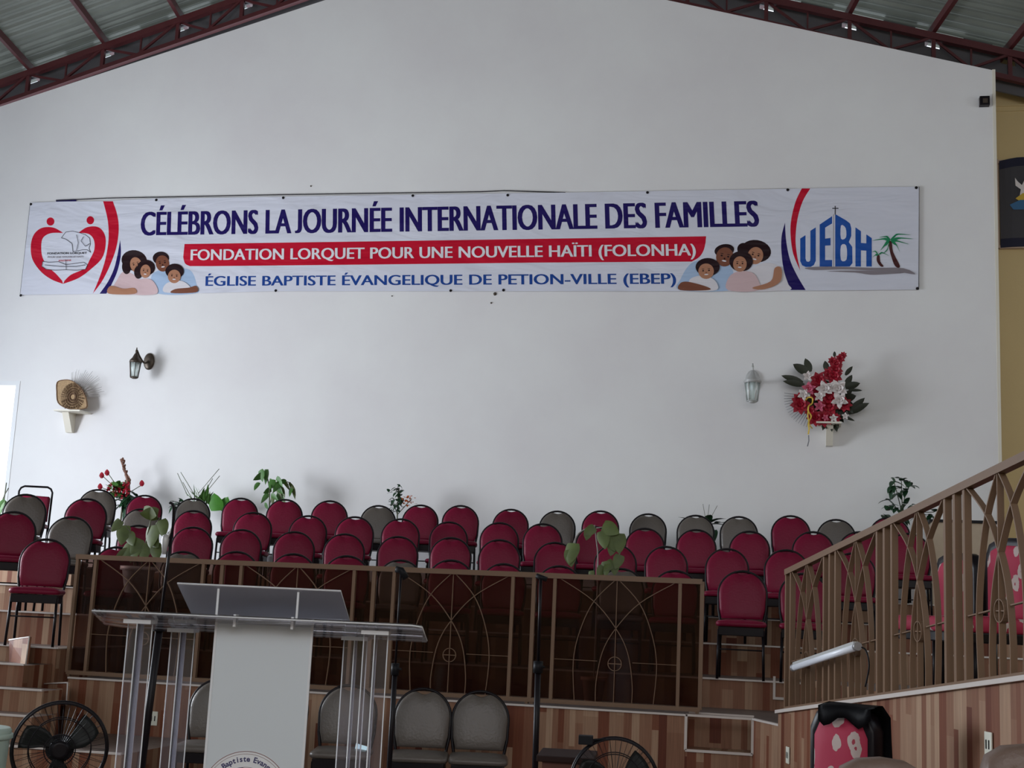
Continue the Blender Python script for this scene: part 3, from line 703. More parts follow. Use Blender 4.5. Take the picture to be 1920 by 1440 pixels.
# flowers with dried spike (left)
p0 = zA(232, 900); c0 = loc_of(p0, 232, 930)
t = plant('flower_arrangement', 'red flowers and green leaves with a tall dried spike, behind the left chairs', p0,
  [([(0, 0, .18), c0, loc_of(p0, 236, 900)], .012)]+[([c0, loc_of(p0, *q)], .005) for q in ((193, 893), (203, 888), (268, 908), (190, 914))],
  [('leaves', 'green', [(c0+Vector((rnd.uniform(-.12, .02), rnd.uniform(-.1, .05), rnd.uniform(-.05, .1))), (rnd.uniform(-1, .3), rnd.uniform(-1, .2), rnd.uniform(-.1, 1.0)), rnd.uniform(.12, .2), rnd.uniform(.028, .05)) for _ in range(46)]),
   ('dark_leaves', 'dgreen', [(c0+Vector((rnd.uniform(-.02, .16), rnd.uniform(-.1, .05), rnd.uniform(-.12, .04))), (rnd.uniform(-.3, 1), rnd.uniform(-1, .2), rnd.uniform(-.6, .6)), rnd.uniform(.12, .2), rnd.uniform(.028, .045)) for _ in range(44)]),
   ('dried_spike', 'bract', [(loc_of(p0, 240-.022*k*k+rnd.uniform(-3, 4), 918-k*2.1), (rnd.uniform(-.5, .5), rnd.uniform(-.6, .1), 1.2), .09, .016) for k in range(26)])],
  'potwhite', .1, .3)
bm = bm_new()
for q in ((193, 893), (203, 888), (268, 908), (190, 914)):
    c = loc_of(p0, *q, dy=-.03); leaf(bm, c+Vector((0, 0, -.03)), (.1, -.3, 1), .085, .035, droop=0); leaf(bm, c+Vector((0, 0, -.02)), (-.5, -.6, .6), .06, .03)
for k in range(26):
    c = loc_of(p0, rnd.uniform(208, 250), rnd.uniform(905, 932), dy=-.08)
    for a in range(4): leaf(bm, c, (math.cos(a*1.6), -.7, math.sin(a*1.6)), .04, .018, seg=3)
build('red_flowers', bm, M['red'], t)
bm = bm_new(); tube(bm, catmull([loc_of(p0, 240, 930), loc_of(p0, 240, 905), loc_of(p0, 235, 885), loc_of(p0, 226, 861)], 5), [.030-.0013*i for i in range(16)], 8); build('spike_core', bm, M['bract'], t)
# spiky arrangement with bright green broad leaf
p0 = zA(375, 920); c0 = loc_of(p0, 378, 945)
t = plant('spiky_plant', 'spiky plant with thin crossing twigs and a bright green broad leaf', p0,
  [([(0, 0, .2), c0], .014)],
  [('leaves', 'green', [(c0+Vector((rnd.uniform(-.1, .1), 0, 0)), (rnd.uniform(-.8, .8), rnd.uniform(-.5, .2), rnd.uniform(.5, 1.4)), rnd.uniform(.16, .32), .022, dict(droop=.12)) for _ in range(20)]),
   ('fern_fronds', 'dgreen', [(loc_of(p0, 345, 945)+Vector((rnd.uniform(-.12, .12), -.02, rnd.uniform(-.06, .03))), (rnd.uniform(-1, .6), rnd.uniform(-.6, .1), rnd.uniform(-.9, .6)), rnd.uniform(.10, .19), .026) for _ in range(32)]),
   ('broad_leaf', 'bgreen', [(loc_of(p0, 405, 958), (-.1, -.25, 1), .24, .11, dict(droop=.05, heart=1, up=Vector((0, 1, .2)))), (loc_of(p0, 412, 957, dy=.03), (.45, -.1, 1), .22, .075, dict(droop=.1, up=Vector((0, 1, .2))))])],
  'potwhite', .1, .3)
bm = bm_new()
for a, b in (((352, 930), (336, 888)), ((366, 930), (342, 886)), ((372, 925), (414, 880)), ((385, 925), (415, 893)), ((360, 935), (346, 905)), ((380, 930), (402, 898))):
    tube(bm, [loc_of(p0, *a), loc_of(p0, *b, dy=-.05)], .004, 5)
build('twigs', bm, M['stem'], t)
# pothos
p0 = zA(515, 915); c0 = loc_of(p0, 505, 948)
LV = [(490, 882), (500, 880), (497, 892), (488, 905), (507, 903), (516, 900), (522, 897), (528, 905), (515, 912), (523, 918), (530, 922), (508, 918), (503, 925), (512, 930), (537, 905), (545, 912), (527, 932), (498, 948)]
t = plant('trailing_plant', 'leafy green plant with hanging broad leaves against the wall, centre left', p0,
  [([(0, 0, .2), c0, loc_of(p0, 505, 915), loc_of(p0, 498, 884)], .008), ([c0, loc_of(p0, 520, 905), loc_of(p0, 545, 905)], .006)],
  [('leaves', 'green', [(loc_of(p0, *q, dy=rnd.uniform(-.08, .02)), (rnd.uniform(-.7, .7), rnd.uniform(-.6, 0), rnd.uniform(-1, .2)), rnd.uniform(.10, .16), rnd.uniform(.035, .055), dict(heart=1, up=Vector((0, 1, .3)))) for q in LV]),
   ('pale_leaves', 'pgreen', [(loc_of(p0, *q, dy=rnd.uniform(-.05, .03)), (rnd.uniform(.2, 1), rnd.uniform(-.4, .3), rnd.uniform(-1, 0)), .14, .03, dict(up=Vector((0, 1, .3)))) for q in ((528, 912), (520, 918), (540, 905), (548, 910), (512, 925), (530, 900))])],
  'potwhite', .1, .3)
# small leaved plant with orange flowers
p0 = zA(750, 935); c0 = loc_of(p0, 745, 965)
t = plant('flowering_plant', 'small leaved dark green plant with tiny orange flowers against the wall', p0,
  [([(0, 0, .2), c0, loc_of(p0, 748, 915)], .008), ([c0, loc_of(p0, 772, 935)], .005), ([c0, loc_of(p0, 737, 940)], .005)],
  [('leaves', 'dgreen', [(loc_of(p0, 748+rnd.gauss(0, 6), 912+rnd.uniform(0, 50), dy=rnd.uniform(-.08, .04)), (rnd.uniform(-1, 1), rnd.uniform(-1, .2), rnd.uniform(-.5, 1)), .075, .024) for _ in range(46)]+
     [(loc_of(p0, 738+rnd.uniform(-4, 8), 930+rnd.uniform(0, 30)), (rnd.uniform(-1, .4), rnd.uniform(-1, .2), rnd.uniform(-.5, .8)), .07, .022) for _ in range(20)]),
   ('orange_flowers', 'orange', [(loc_of(p0, 768+rnd.gauss(0, 6), 938+rnd.gauss(0, 6), dy=-.05), (rnd.uniform(-1, 1), -.8, rnd.uniform(-1, 1)), .04, .016, dict(seg=3)) for _ in range(34)])],
  'terracotta', .09, .2)
# broad dark leaves right of centre
p0 = zA(1320, 965); c0 = loc_of(p0, 1325, 985)
plant('broad_leaf_plant', 'low plant with broad dark leaves behind the grey-brown chairs', p0, [([(0, 0, .2), c0], .012)]+[([c0, loc_of(p0, *q)], .003) for q in ((1318, 945), (1345, 948), (1330, 946))],
  [('leaves', 'dgreen', [(c0, (-1, -.2, .35), .36, .05, dict(droop=.1)), (c0, (.7, -.3, .5), .30, .06, dict(droop=.3)), (c0, (.95, -.1, .25), .28, .055, dict(droop=.3)), (c0, (.2, -.5, .8), .24, .06), (c0, (-.4, -.3, .6), .24, .045),
    (c0+Vector((.1, 0, .02)), (.5, -.6, .2), .25, .06), (c0+Vector((.18, 0, -.02)), (.3, -.8, -.4), .26, .055), (c0+Vector((.1, 0, -.05)), (-.1, -.8, -.5), .24, .05)])], 'beige', .12, .22)
# dark leafy plant at right
p0 = zA(1690, 945); 
LV = [(1676, 903), (1683, 897), (1690, 902), (1672, 912), (1700, 905), (1706, 912), (1698, 920), (1688, 916), (1682, 926), (1665, 938), (1672, 948), (1664, 958), (1680, 955), (1698, 945), (1710, 948), (1718, 958), (1700, 962), (1658, 966), (1725, 966), (1745, 966), (1752, 960), (1690, 970), (1670, 970)]
t = thing('leafy_plant', 'dark green leafy plant above the ramp railing at right', 'plant', p0); pot(t, 'potwhite', .12, .3)
bm = bm_new(); c0 = loc_of(p0, 1692, 975)
for q in LV[::2]: tube(bm, catmull([Vector((0, 0, .28)), c0, loc_of(p0, *q)], 4), .005, 5)
build('stem', bm, M['stem'], t)
bm = bm_new()
for q in LV:
    for k in range(3): leaf(bm, loc_of(p0, *q, dy=rnd.uniform(-.08, .03)), (rnd.uniform(-1, 1), rnd.uniform(-1, 0), rnd.uniform(-.7, .8)), rnd.uniform(.08, .14), rnd.uniform(.03, .045), heart=1)
build('leaves', bm, M['dgreen'], t)
# beige cupboard on the top tier, right
q0, q1 = at(1700, 975, 15.5), at(1815, 985, 15.5)
t = thing('low_cupboard', 'low beige cupboard with dark top on the back tier, behind the ramp railing', 'cupboard', (q0.x+.25, 15.5, ZA)); Wc = q1.x-q0.x
bm = bm_new(); box(bm, 0, Wc, -.2, .25, 0, q0.z-ZA-.03); build('body', bm, M['beige'], t)
bm = bm_new(); box(bm, -.03, Wc+.03, -.23, .27, q0.z-ZA-.03, q0.z-ZA); build('top_board', bm, M['blackp'], t)
# large pale leaves in a white pot behind the glazed railing
p0 = at(262, 1050, 10.95); pw = at(262, 1108, 10.95)
def heart_plant(label, base, LV, stems, lm='pgreen', potm='potwhite', potr=.10, poth=.24, stm='stem', grp=None, lift=0):
    t = thing('heart_leaf_plant', label, 'plant', base, 0, grp)
    if lift:
        bm = bm_new(); lathe(bm, [(.13, 0), (.13, .02), (.03, .04), (.03, lift-.02), (.07, lift-.001)], 16); build('stand', bm, M['black'], t)
    pot(t, potm, potr, poth, lift)
    bm = bm_new()
    for s_ in stems: tube(bm, catmull(s_, 4), .006, 6)
    build('stem', bm, M[stm], t); bm = bm_new()
    for px, py, dx, dz, L in LV:
        q = at(px, py, base.y-.06)-base
        leaf(bm, q, (dx, -.25, dz), L, L*.42, droop=.1, heart=1.2, up=Vector((0, 1, .1)), seg=7, twist=rnd.uniform(-.3, .3))
    build('leaves', bm, M[lm], t); return t
bs = Vector((p0.x, 10.95, ZP+.04)); c = Vector((0, 0, .26)); 
bs.z = ZP
zpt = at(255, 1062, 10.95).z-bs.z
LIFT = at(262, 1112, 10.95).z-bs.z
t = heart_plant('potted plant with large pale heart-shaped leaves at the left railing end', bs,
   [(285, 985, .15, -.8, .20), (296, 965, -.9, .1, .16), (232, 985, .1, -.9, .17), (226, 975, -.5, -.8, .12), (300, 975, .5, -.9, .16), (262, 1010, -.3, -.8, .15), (280, 1005, .7, -.5, .15), (255, 1018, -.1, -1, .17), (243, 1035, -.7, -.3, .13), (290, 1020, .4, -.9, .15), (272, 1018, .1, -1, .16), (240, 1000, .6, -.7, .13), (245, 1020, -.3, -.9, .16), (268, 960, .9, -.1, .16)],
   [[Vector((0, 0, .5)), Vector((.02, 0, zpt)), at(275, 1010, 10.9)-bs, at(283, 975, 10.9)-bs], [Vector((0, 0, .5)), at(250, 1020, 10.9)-bs, at(235, 985, 10.9)-bs], [Vector((0, 0, .5)), at(285, 1010, 10.9)-bs, at(300, 970, 10.9)-bs]], potr=.15, poth=zpt-LIFT, lift=LIFT)
# drooping plant on a grey stake right of centre
bs = Vector((at(1120, 1080, 11.0).x, 11.0, ZP))
t = heart_plant('drooping pale green plant on a grey stake behind the right glazed bay', bs,
   [(1115, 988, -.8, -.6, .11), (1105, 990, -.2, -1, .10), (1130, 985, .9, -.3, .16), (1128, 995, .3, -1, .15), (1140, 1003, .5, -.9, .14), (1160, 1000, .1, -1, .16), (1152, 1012, -.2, -1, .13), (1074, 1018, -.1, -1, .17), (1068, 1030, .2, -1, .14), (1163, 1040, -.3, -1, .12), (1150, 1052, -.6, -.6, .11), (1135, 1052, .1, -1, .12), (1152, 1055, .1, -1, .10), (1132, 1062, -.4, -.7, .10), (1108, 1070, .2, -1, .07)],
   [[Vector((0, 0, .2)), at(1121, 1070, 11.0)-bs, at(1118, 1010, 11.0)-bs, at(1114, 985, 11.0)-bs], [at(1118, 990, 11)-bs, at(1150, 990, 11)-bs, at(1166, 1020, 11)-bs, at(1155, 1055, 11)-bs], [at(1116, 985, 11)-bs, at(1085, 1000, 11)-bs, at(1072, 1030, 11)-bs]], stm='greystem', potm='terracotta', potr=.1, poth=.2)
# thin stalks with a leaf at the left edge
p0 = Vector((at(6, 940, 13.9).x, 13.9, ZA))
t = heart_plant('thin stalked plant cut by the left photo edge', p0, [(4, 948, -.1, -1, .1), (10, 938, -.6, -.8, .1), (2, 938, .3, -1, .12)],
   [[Vector((0, 0, .2)), at(6, 950, 13.9)-p0, at(12, 905, 13.9)-p0], [Vector((0, 0, .2)), at(3, 945, 13.9)-p0, at(16, 915, 13.9)-p0]], lm='green', potr=.09, poth=.22)
# ------------------------------------------------------------------ lettering
_gc = {}
def glyph_mesh(s, bold=.0):
    """text -> flat mesh data (verts, faces)"""
    if (s, bold) in _gc: return _gc[(s, bold)]
    cu = bpy.data.curves.new('t', 'FONT'); cu.body = s; cu.size = 1; cu.offset = bold; cu.resolution_u = 4
    o = bpy.data.objects.new('t', cu); COL.objects.link(o)
    dg = bpy.context.evaluated_depsgraph_get(); dg.update()
    me = bpy.data.meshes.new_from_object(o.evaluated_get(dg))
    V = [(v.co.x, v.co.y) for v in me.vertices]; F = [tuple(p.vertices) for p in me.polygons]
    bpy.data.objects.remove(o); bpy.data.meshes.remove(me); bpy.data.curves.remove(cu)
    _gc[(s, bold)] = (V, F); return V, F
def span(s, bold):
    V, _ = glyph_mesh(s, bold); return max(v[0] for v in V)-min(v[0] for v in V)
def glyphs(s, bold=.0, fat=0.0):
    """lay the letters out one by one; J is drawn standing on the baseline; fat thickens the strokes sideways"""
    V = []; F = []; x = 0; hh = span('HH', bold)
    lo, hi = cap_height(bold)
    for ch in s:
        if ch == ' ': x += .30; continue
        adv = span('H'+ch+'H', bold)-hh
        gv, gf = glyph_mesh(ch, bold)
        if ch == 'J':
            a, b = min(v[1] for v in gv), max(v[1] for v in gv); gv = [(vx, lo+(vy-a)/(b-a)*(hi-lo)) for vx, vy in gv]
        for q, d in enumerate((0,) if not fat else (-fat, 0, fat)):
            n = len(V); V += [(x+vx+d, vy, q) for vx, vy in gv] if fat else [(x+vx, vy, 0) for vx, vy in gv]; F += [tuple(i+n for i in f) for f in gf]
        x += adv
    return V, F
def cap_height(bold):
    V, _ = glyph_mesh('H', bold); return min(v[1] for v in V), max(v[1] for v in V)
def lettering(bm, s, p0, p1, up, h, bold, off, mi=0, fat=0):
    """fit the text between p0 and p1 on its baseline, capital height h"""
    V, F = glyphs(s, bold, fat); lo, hi = cap_height(bold); x0 = min(v[0] for v in V); x1 = max(v[0] for v in V)
    d = (p1-p0)/(x1-x0); u = up.normalized()*h/(hi-lo)
    vs = [bm.verts.new(p0+d*(x-x0)+u*(y-lo)+off-Vector((0, .0004*q, 0))) for x, y, q in V]
    for f in F:
        try: bm.faces.new([vs[i] for i in f]).material_index = mi
        except ValueError: pass
# ------------------------------------------------------------------ banner on the wall
INK = dict(cloth=print_mat('white_banner_vinyl', (.66, .67, .75)), navy=print_mat('navy_ink', (.017, .010, .105)), red=print_mat('red_ink', (.52, .008, .03)),
 blue=print_mat('blue_ink', (.016, .06, .27)), paper=print_mat('white_ink', (.74, .72, .76)), logo=print_mat('church_blue_ink', (.018, .085, .36)), black=print_mat('dark_ink', (.03, .028, .035)),
 hair=print_mat('dark_hair_ink', (.022, .010, .012)), skin=print_mat('light_brown_ink', (.42, .20, .12)), skin2=print_mat('brown_ink', (.20, .075, .045)), rose=print_mat('rose_ink', (.62, .45, .46)),
 sky=print_mat('pale_blue_ink', (.38, .50, .68)), cream=print_mat('cream_ink', (.68, .65, .68)), leaf=print_mat('green_ink', (.015, .22, .09)), trunk=print_mat('trunk_ink', (.07, .02, .02)), grey=print_mat('grey_ink', (.25, .22, .24)))
YB = YW-.022
def bp(px, py, k=0): return at(px, py, YB-.0012*k)
def poly_to(bm, P, k, mi=0):
    vs = [bm.verts.new(bp(x, y, k)) for x, y in P]
    f = bm.faces.new(vs); f.material_index = mi
    f.normal_update()
    if f.normal.y > 0: f.normal_flip()
    return f
def c2(P, cl=True, k=5):                # smooth outline through points
    P = [Vector((x, y, 0)) for x, y in P]; n = len(P); out = []
    for i in range(n if cl else n-1):
        a, b, c, d = (P[i-1], P[i], P[(i+1) % n], P[(i+2) % n]) if cl else (P[max(i-1, 0)], P[i], P[i+1], P[min(i+2, n-1)])
        for j in range(k):
            t = j/k; q = .5*((2*b)+(c-a)*t+(2*a-5*b+4*c-d)*t*t+(3*b-a-3*c+d)*t**3); out.append((q.x, q.y))
    if not cl: out.append((P[-1].x, P[-1].y))
    return out
def ell(cx, cy, rx, ry, rot=0, n=24):
    r = R(rot); return [(cx+rx*math.cos(a)*math.cos(r)-ry*math.sin(a)*math.sin(r), cy+rx*math.cos(a)*math.sin(r)+ry*math.sin(a)*math.cos(r)) for a in [2*PI*i/n for i in range(n)]]
cA = lambda P: [(x/3, y/3+340) for x, y in P]
cB = lambda P: [(x/3.4286+1200, y/3.4286+330) for x, y in P]
top = [(57, 380), (115, 378), (195, 377), (293, 372), (400, 371), (530, 368.5), (700, 366), (900, 363), (1060, 361), (1213, 358.5), (1300, 357), (1420, 355), (1520, 353), (1620, 351), (1723, 350)]
bot = [(38, 553), (100, 552), (190, 551), (285, 550.5), (390, 549.5), (515, 546), (690, 546), (885, 546), (1050, 546), (1213, 546), (1300, 546), (1420, 545.5), (1520, 545), (1620, 544), (1722, 543)]
bm = bm_new(); rows = []
for (a, b), (c, d) in zip(top, bot): rows.append([bm.verts.new(bp(a+(c-a)*t, b+(d-b)*t, 0)) for t in (0, .25, .5, .75, 1)])
for a, b in zip(rows, rows[1:]):
    for k in range(4): bm.faces.new((a[k], a[k+1], b[k+1], b[k]))
bmesh.ops.recalc_face_normals(bm, faces=bm.faces[:])
bmesh.ops.solidify(bm, geom=bm.faces[:], thickness=.002)
for v in bm.verts: v.co.y += .0012
og = bp(880, 546); 
def loc_build(name, bm, parent, mats, o=None):
    for v in bm.verts: v.co -= parent.location
    return build(name, bm, None, parent, mats=mats)
BN = thing('banner', 'long white vinyl banner with French family day lettering on the white wall', 'banner', og)
loc_build('banner_cloth', bm, BN, [INK['cloth']])
UP = Vector((0, 0, 1))
def text_part(name, s, x0, y0, x1, y1, capx, capy, ink, bold, k=1, fat=0):
    p0, p1 = bp(x0, y0, k), bp(x1, y1, k); h = (bp(capx, capy, k)-p0).length
    bm = bm_new(); lettering(bm, s, p0, p1, (bp(capx, capy, k)-p0), h, bold, Vector((0, 0, 0)), 0, fat); loc_build(name, bm, BN, [INK[ink]])
text_part('heading_text', 'CÉLÉBRONS LA JOURNÉE INTERNATIONALE DES FAMILLES', 263, 441.5, 1424, 424.5, 264.5, 398, 'navy', 0, 1, .044)
bm = bm_new(); poly_to(bm, [(346, 457.5), (700, 452.5), (1000, 448), (1324, 443)] + c2([(1323, 455), (1319, 470), (1311, 482), (1297, 490.5)], False, 4) + [(1000, 492.5), (700, 496), (400, 499)] + c2([(356, 499), (347, 494), (343.5, 482)], False, 4), 1); loc_build('red_ribbon', bm, BN, [INK['red']])
text_part('foundation_text', 'FONDATION LORQUET POUR UNE NOUVELLE HAÏTI (FOLONHA)', 357, 488, 1305, 479, 357.7, 468, 'paper', 0, 3, .028)
text_part('church_text', 'ÉGLISE BAPTISTE ÉVANGELIQUE DE PETION-VILLE (EBEP)', 385, 536, 1268, 532, 385.6, 518, 'blue', 0, 1, .028)
def art(name, shapes, inks=None):
    bm = bm_new(); ms = []; 
    for k, (P, ink) in enumerate(shapes):
        if ink not in ms: ms.append(ink)
        poly_to(bm, P, 1+k*.25, ms.index(ink))
    loc_build(name, bm, BN, [INK[i] for i in ms])
art('red_crescent', [(cA([(580, 112), (635, 112)])+cA(c2([(635, 112), (660, 190), (668, 270), (655, 370), (620, 470), (575, 560), (522, 632)], False))+cA(c2([(522, 632), (560, 540), (592, 440), (610, 330), (606, 220), (580, 112)], False)), 'red')])
art('blue_crescent', [(cA(c2([(676, 330), (680, 410), (662, 500), (630, 575), (598, 632)], False))+cA(c2([(560, 632), (610, 560), (648, 470), (676, 330)], False)), 'navy')])
art('red_crescent', [(cB(c2([(1095, 80), (1045, 165), (1012, 280), (1000, 400), (1008, 500), (1030, 608)], False))+cB(c2([(1030, 608), (985, 500), (968, 380), (972, 280), (1000, 165), (1040, 80)], False)), 'red')])
art('blue_crescent', [(cB(c2([(932, 300), (940, 420), (965, 540), (1010, 640), (1065, 733)], False))+cB(c2([(968, 733), (928, 620), (910, 500), (910, 390), (932, 300)], False)), 'navy')])
def line(P, w, ink): # open polyline -> thin shape list
    out = []
    for (a, b), (c, d) in zip(P, P[1:]):
        L = math.hypot(c-a, d-b) or 1; nx, ny = -(d-b)/L*w, (c-a)/L*w
        out.append(([(a-nx, b-ny), (c-nx, d-ny), (c+nx, d+ny), (a+nx, b+ny)], ink))
    return out
hl = [(cA(c2([(355, 290), (300, 260), (235, 262), (190, 300), (173, 365), (183, 440), (230, 508), (290, 552), (355, 577)], False))+cA(c2([(350, 560), (315, 520), (270, 480), (240, 430), (232, 370), (242, 318), (285, 292), (355, 290)], False)), 'red'),
      (cA(c2([(440, 290), (490, 258), (548, 256), (585, 290), (595, 350), (575, 430), (510, 495), (440, 545), (355, 577)], False))+cA(c2([(362, 560), (400, 525), (475, 490), (505, 440), (530, 385), (528, 330), (498, 296), (440, 290)], False)), 'red'),
      (cA(ell(284, 226, 22, 23)), 'red'), (cA(ell(508, 219, 21, 23)), 'red')]
mp_ = cA([(345, 318), (370, 285), (410, 280), (450, 290), (480, 300), (505, 320), (508, 355), (500, 375), (510, 400), (490, 385), (465, 385), (440, 390), (410, 395), (405, 350), (370, 325), (345, 318)])
hd_ = cA([(240, 450), (275, 455), (330, 452), (370, 468), (420, 462), (470, 455), (492, 470), (480, 495), (430, 500), (370, 497), (310, 500), (260, 495), (235, 478), (240, 450)])
fn = cA([(250, 470), (300, 475), (365, 480), (430, 478), (480, 470)]); fn2 = cA([(370, 440), (372, 497)]); m2 = cA([(430, 300), (440, 345), (430, 388)]); m3 = cA([(470, 310), (455, 335), (480, 365), (505, 350)])
art('heart_emblem', hl+[(hd_[:-1], 'cloth')]+sum((line(q, .45, 'black') for q in (mp_, hd_, fn, fn2, m2, m3)), []))
bm = bm_new()
for s, y, h, x0, x1, mi in (('FONDATION LORQUET', 411, 11, 266, 488, 0), ('POUR UNE NOUVELLE HAITI', 431, 9, 268, 468, 1), ('FOLONHA', 451, 9, 330, 400, 2)):
    (a,), (b,), (c,) = cA([(x0, y)]), cA([(x1, y-3)]), cA([(x0, y-h)])
    lettering(bm, s, bp(*a, 6), bp(*b, 6), bp(*c, 6)-bp(*a, 6), (bp(*c, 6)-bp(*a, 6)).length, .02, Vector((0, 0, 0)), mi)
loc_build('emblem_text', bm, BN, [INK['black'], INK['grey'], INK['red']])
def face(cx, cy, rx, ry, rot, ink, big=1.0):
    S_ = [(ell(cx, cy, rx, ry, rot), ink)]
    r = R(rot)
    def o(u, v): return (cx+u*rx*math.cos(r)-v*ry*math.sin(r), cy+u*rx*math.sin(r)+v*ry*math.cos(r))
    for s in (-1, 1):
        q = o(s*.38, -.08); S_.append((ell(*q, rx*.13, ry*.09, rot, 10), 'hair')); q2 = o(s*.38, -.30); S_.append((ell(*q2, rx*.2, ry*.04, rot, 8), 'hair'))
    q = o(0, .42); S_.append((ell(*q, rx*.27, ry*.075, rot, 12), 'paper')); q = o(0, .18); S_.append((ell(*q, rx*.1, ry*.1, rot, 8), 'skin2' if ink == 'skin' else 'hair'))
    return S_
def mapA(L): return [(cA(P), i) for P, i in L]
def mapB(L): return [(cB(P), i) for P, i in L]
left = [(c2([(655, 560), (690, 510), (745, 520), (800, 570), (805, 632), (612, 632), (630, 600)]), 'rose'),
 (c2([(870, 510), (960, 490), (1070, 500), (1108, 590), (1100, 630), (890, 632), (850, 560)]), 'sky'),
 (ell(755, 445, 72, 58, 8), 'hair'), (ell(712, 480, 26, 42), 'hair')] + face(765, 470, 33, 44, -14, 'skin') + [
 (ell(905, 432, 46, 37), 'hair')] + face(914, 462, 38, 46, -8, 'skin2') + [
 (ell(822, 485, 50, 44), 'hair'), (ell(778, 512, 24, 36), 'hair'), (c2([(740, 575), (800, 548), (860, 560), (882, 632), (730, 632)]), 'rose')] + face(818, 506, 29, 38, 6, 'skin') + [
 (ell(982, 505, 52, 42), 'hair'), (c2([(935, 575), (1010, 558), (1062, 585), (1066, 620), (925, 624)]), 'cream')] + face(980, 535, 36, 38, 4, 'skin') + [
 (c2([(985, 606), (1060, 598), (1103, 588), (1103, 624), (965, 628)]), 'skin2'), (c2([(622, 588), (690, 604), (755, 600), (758, 632), (612, 632)]), 'skin')]
art('printed_family', mapA(left))
right = [(c2([(262, 660), (330, 560), (430, 540), (560, 560), (605, 640), (590, 733), (258, 733)]), 'sky'),
 (c2([(690, 620), (800, 560), (900, 585), (950, 690), (950, 733), (640, 733)]), 'cream'),
 (ell(745, 483, 98, 72, 8), 'hair'), (ell(665, 470, 40, 40), 'hair')] + face(742, 512, 50, 56, 14, 'skin') + [
 (ell(542, 478, 64, 40, -10), 'hair')] + face(545, 520, 56, 62, 10, 'skin2') + [
 (ell(650, 548, 76, 66), 'hair'), (c2([(572, 650), (640, 612), (735, 630), (762, 733), (565, 733)]), 'rose')] + face(642, 566, 44, 50, 2, 'skin') + [
 (ell(435, 585, 78, 58), 'hair'), (c2([(320, 665), (400, 640), (480, 670), (492, 733), (330, 733)]), 'cream')] + face(425, 612, 50, 50, -4, 'skin') + [
 (c2([(258, 690), (310, 680), (430, 712), (440, 733), (258, 733)]), 'skin2'), (c2([(866, 592), (908, 592), (900, 680), (800, 728), (722, 718), (840, 676)]), 'skin')]
art('printed_family', mapB(right))
ub = [([(1030, 402), (1064, 380), (1064, 530), (1070, 548), (1082, 552), (1093, 546), (1095, 530), (1095, 352), (1130, 330), (1130, 545), (1118, 572), (1098, 584), (1066, 585), (1042, 574), (1030, 548)], 'logo'),
 ([(1155, 312), (1235, 258), (1235, 305), (1190, 332), (1190, 403), (1225, 398), (1225, 446), (1190, 448), (1190, 540), (1235, 540), (1235, 582), (1155, 582)], 'logo'),
 ([(1255, 245), (1325, 285), (1350, 305), (1358, 335), (1358, 385), (1342, 425), (1364, 455), (1366, 560), (1348, 582), (1255, 582)], 'logo'), (c2([(1292, 318), (1322, 335), (1324, 395), (1292, 403)], True, 3), 'cloth'), (c2([(1292, 448), (1326, 448), (1328, 536), (1292, 540)], True, 3), 'cloth'),
 ([(1385, 330), (1420, 355), (1420, 430), (1455, 433), (1455, 375), (1490, 400), (1490, 582), (1455, 582), (1455, 480), (1420, 478), (1420, 582), (1385, 582)], 'logo'),
 ([(1252, 192), (1258, 192), (1258, 248), (1252, 248)], 'black'), ([(1236, 205), (1276, 205), (1276, 211), (1236, 211)], 'black'), ([(1243, 245), (1246, 245), (1246, 582), (1243, 582)], 'grey')]
def frond(a, m, b, w): 
    return (c2([a, ((a[0]+m[0])/2, (a[1]+m[1])/2-w), m, b, (m[0], m[1]+w), ((a[0]+m[0])/2, (a[1]+m[1])/2+w)], True, 3), 'leaf')
ub += [(c2([(1598, 425), (1618, 425), (1628, 490), (1672, 580), (1640, 580), (1610, 500)], True, 3), 'trunk'), (c2([(1525, 510), (1540, 510), (1545, 550), (1566, 580), (1545, 580), (1522, 545)], True, 3), 'trunk')]
for f in [((1610, 415), (1560, 400), (1492, 415), 9), ((1610, 410), (1580, 385), (1535, 395), 8), ((1608, 410), (1660, 370), (1745, 380), 8), ((1610, 412), (1680, 395), (1760, 405), 8), ((1612, 415), (1660, 415), (1732, 440), 8), ((1612, 418), (1650, 440), (1672, 492), 10),
          ((1605, 418), (1570, 440), (1545, 480), 14), ((1604, 430), (1588, 470), (1560, 500), 10), ((1532, 505), (1510, 480), (1492, 490), 6), ((1532, 505), (1560, 490), (1605, 515), 6), ((1532, 508), (1512, 505), (1494, 525), 6)]: ub.append(frond(*f))
ub += [(c2([(1060, 590), (1200, 582), (1500, 590), (1690, 592), (1770, 632), (1650, 615), (1450, 606), (1300, 600), (1120, 604)], True, 3), 'grey'), (c2([(1200, 612), (1350, 608), (1560, 612), (1700, 622), (1560, 632), (1480, 634), (1380, 620)], True, 3), 'grey')]
art('church_emblem', mapB(ub))
for i, (px, py) in enumerate([(58, 383), (39, 554), (293, 375), (531, 371), (774, 367), (952, 366), (1214, 361), (1477, 356), (1720, 541), (517, 545), (845, 545), (944, 544), (1718, 352)]):
    bm = bm_new(); c = bp(px, py, 2); lathe(bm, [(.011, 0), (.018, -.001), (.018, -.004), (.009, -.006)], 12, c, axis='y'); loc_build('eyelet', bm, BN, [M['black']])
bm = bm_new(); tube(bm, [bp(105, 376, -3), bp(200, 371.5, -3), bp(530, 365, -3), bp(900, 359.5, -3), bp(945, 357.5, -3), bp(1060, 361, -3)], .006, 6); loc_build('edge_cord', bm, BN, [INK['black']])
bm = bm_new(); tube(bm, [bp(1262, 360, -3), bp(1477, 354, -3)], .004, 6); loc_build('edge_cord', bm, BN, [INK['black']])
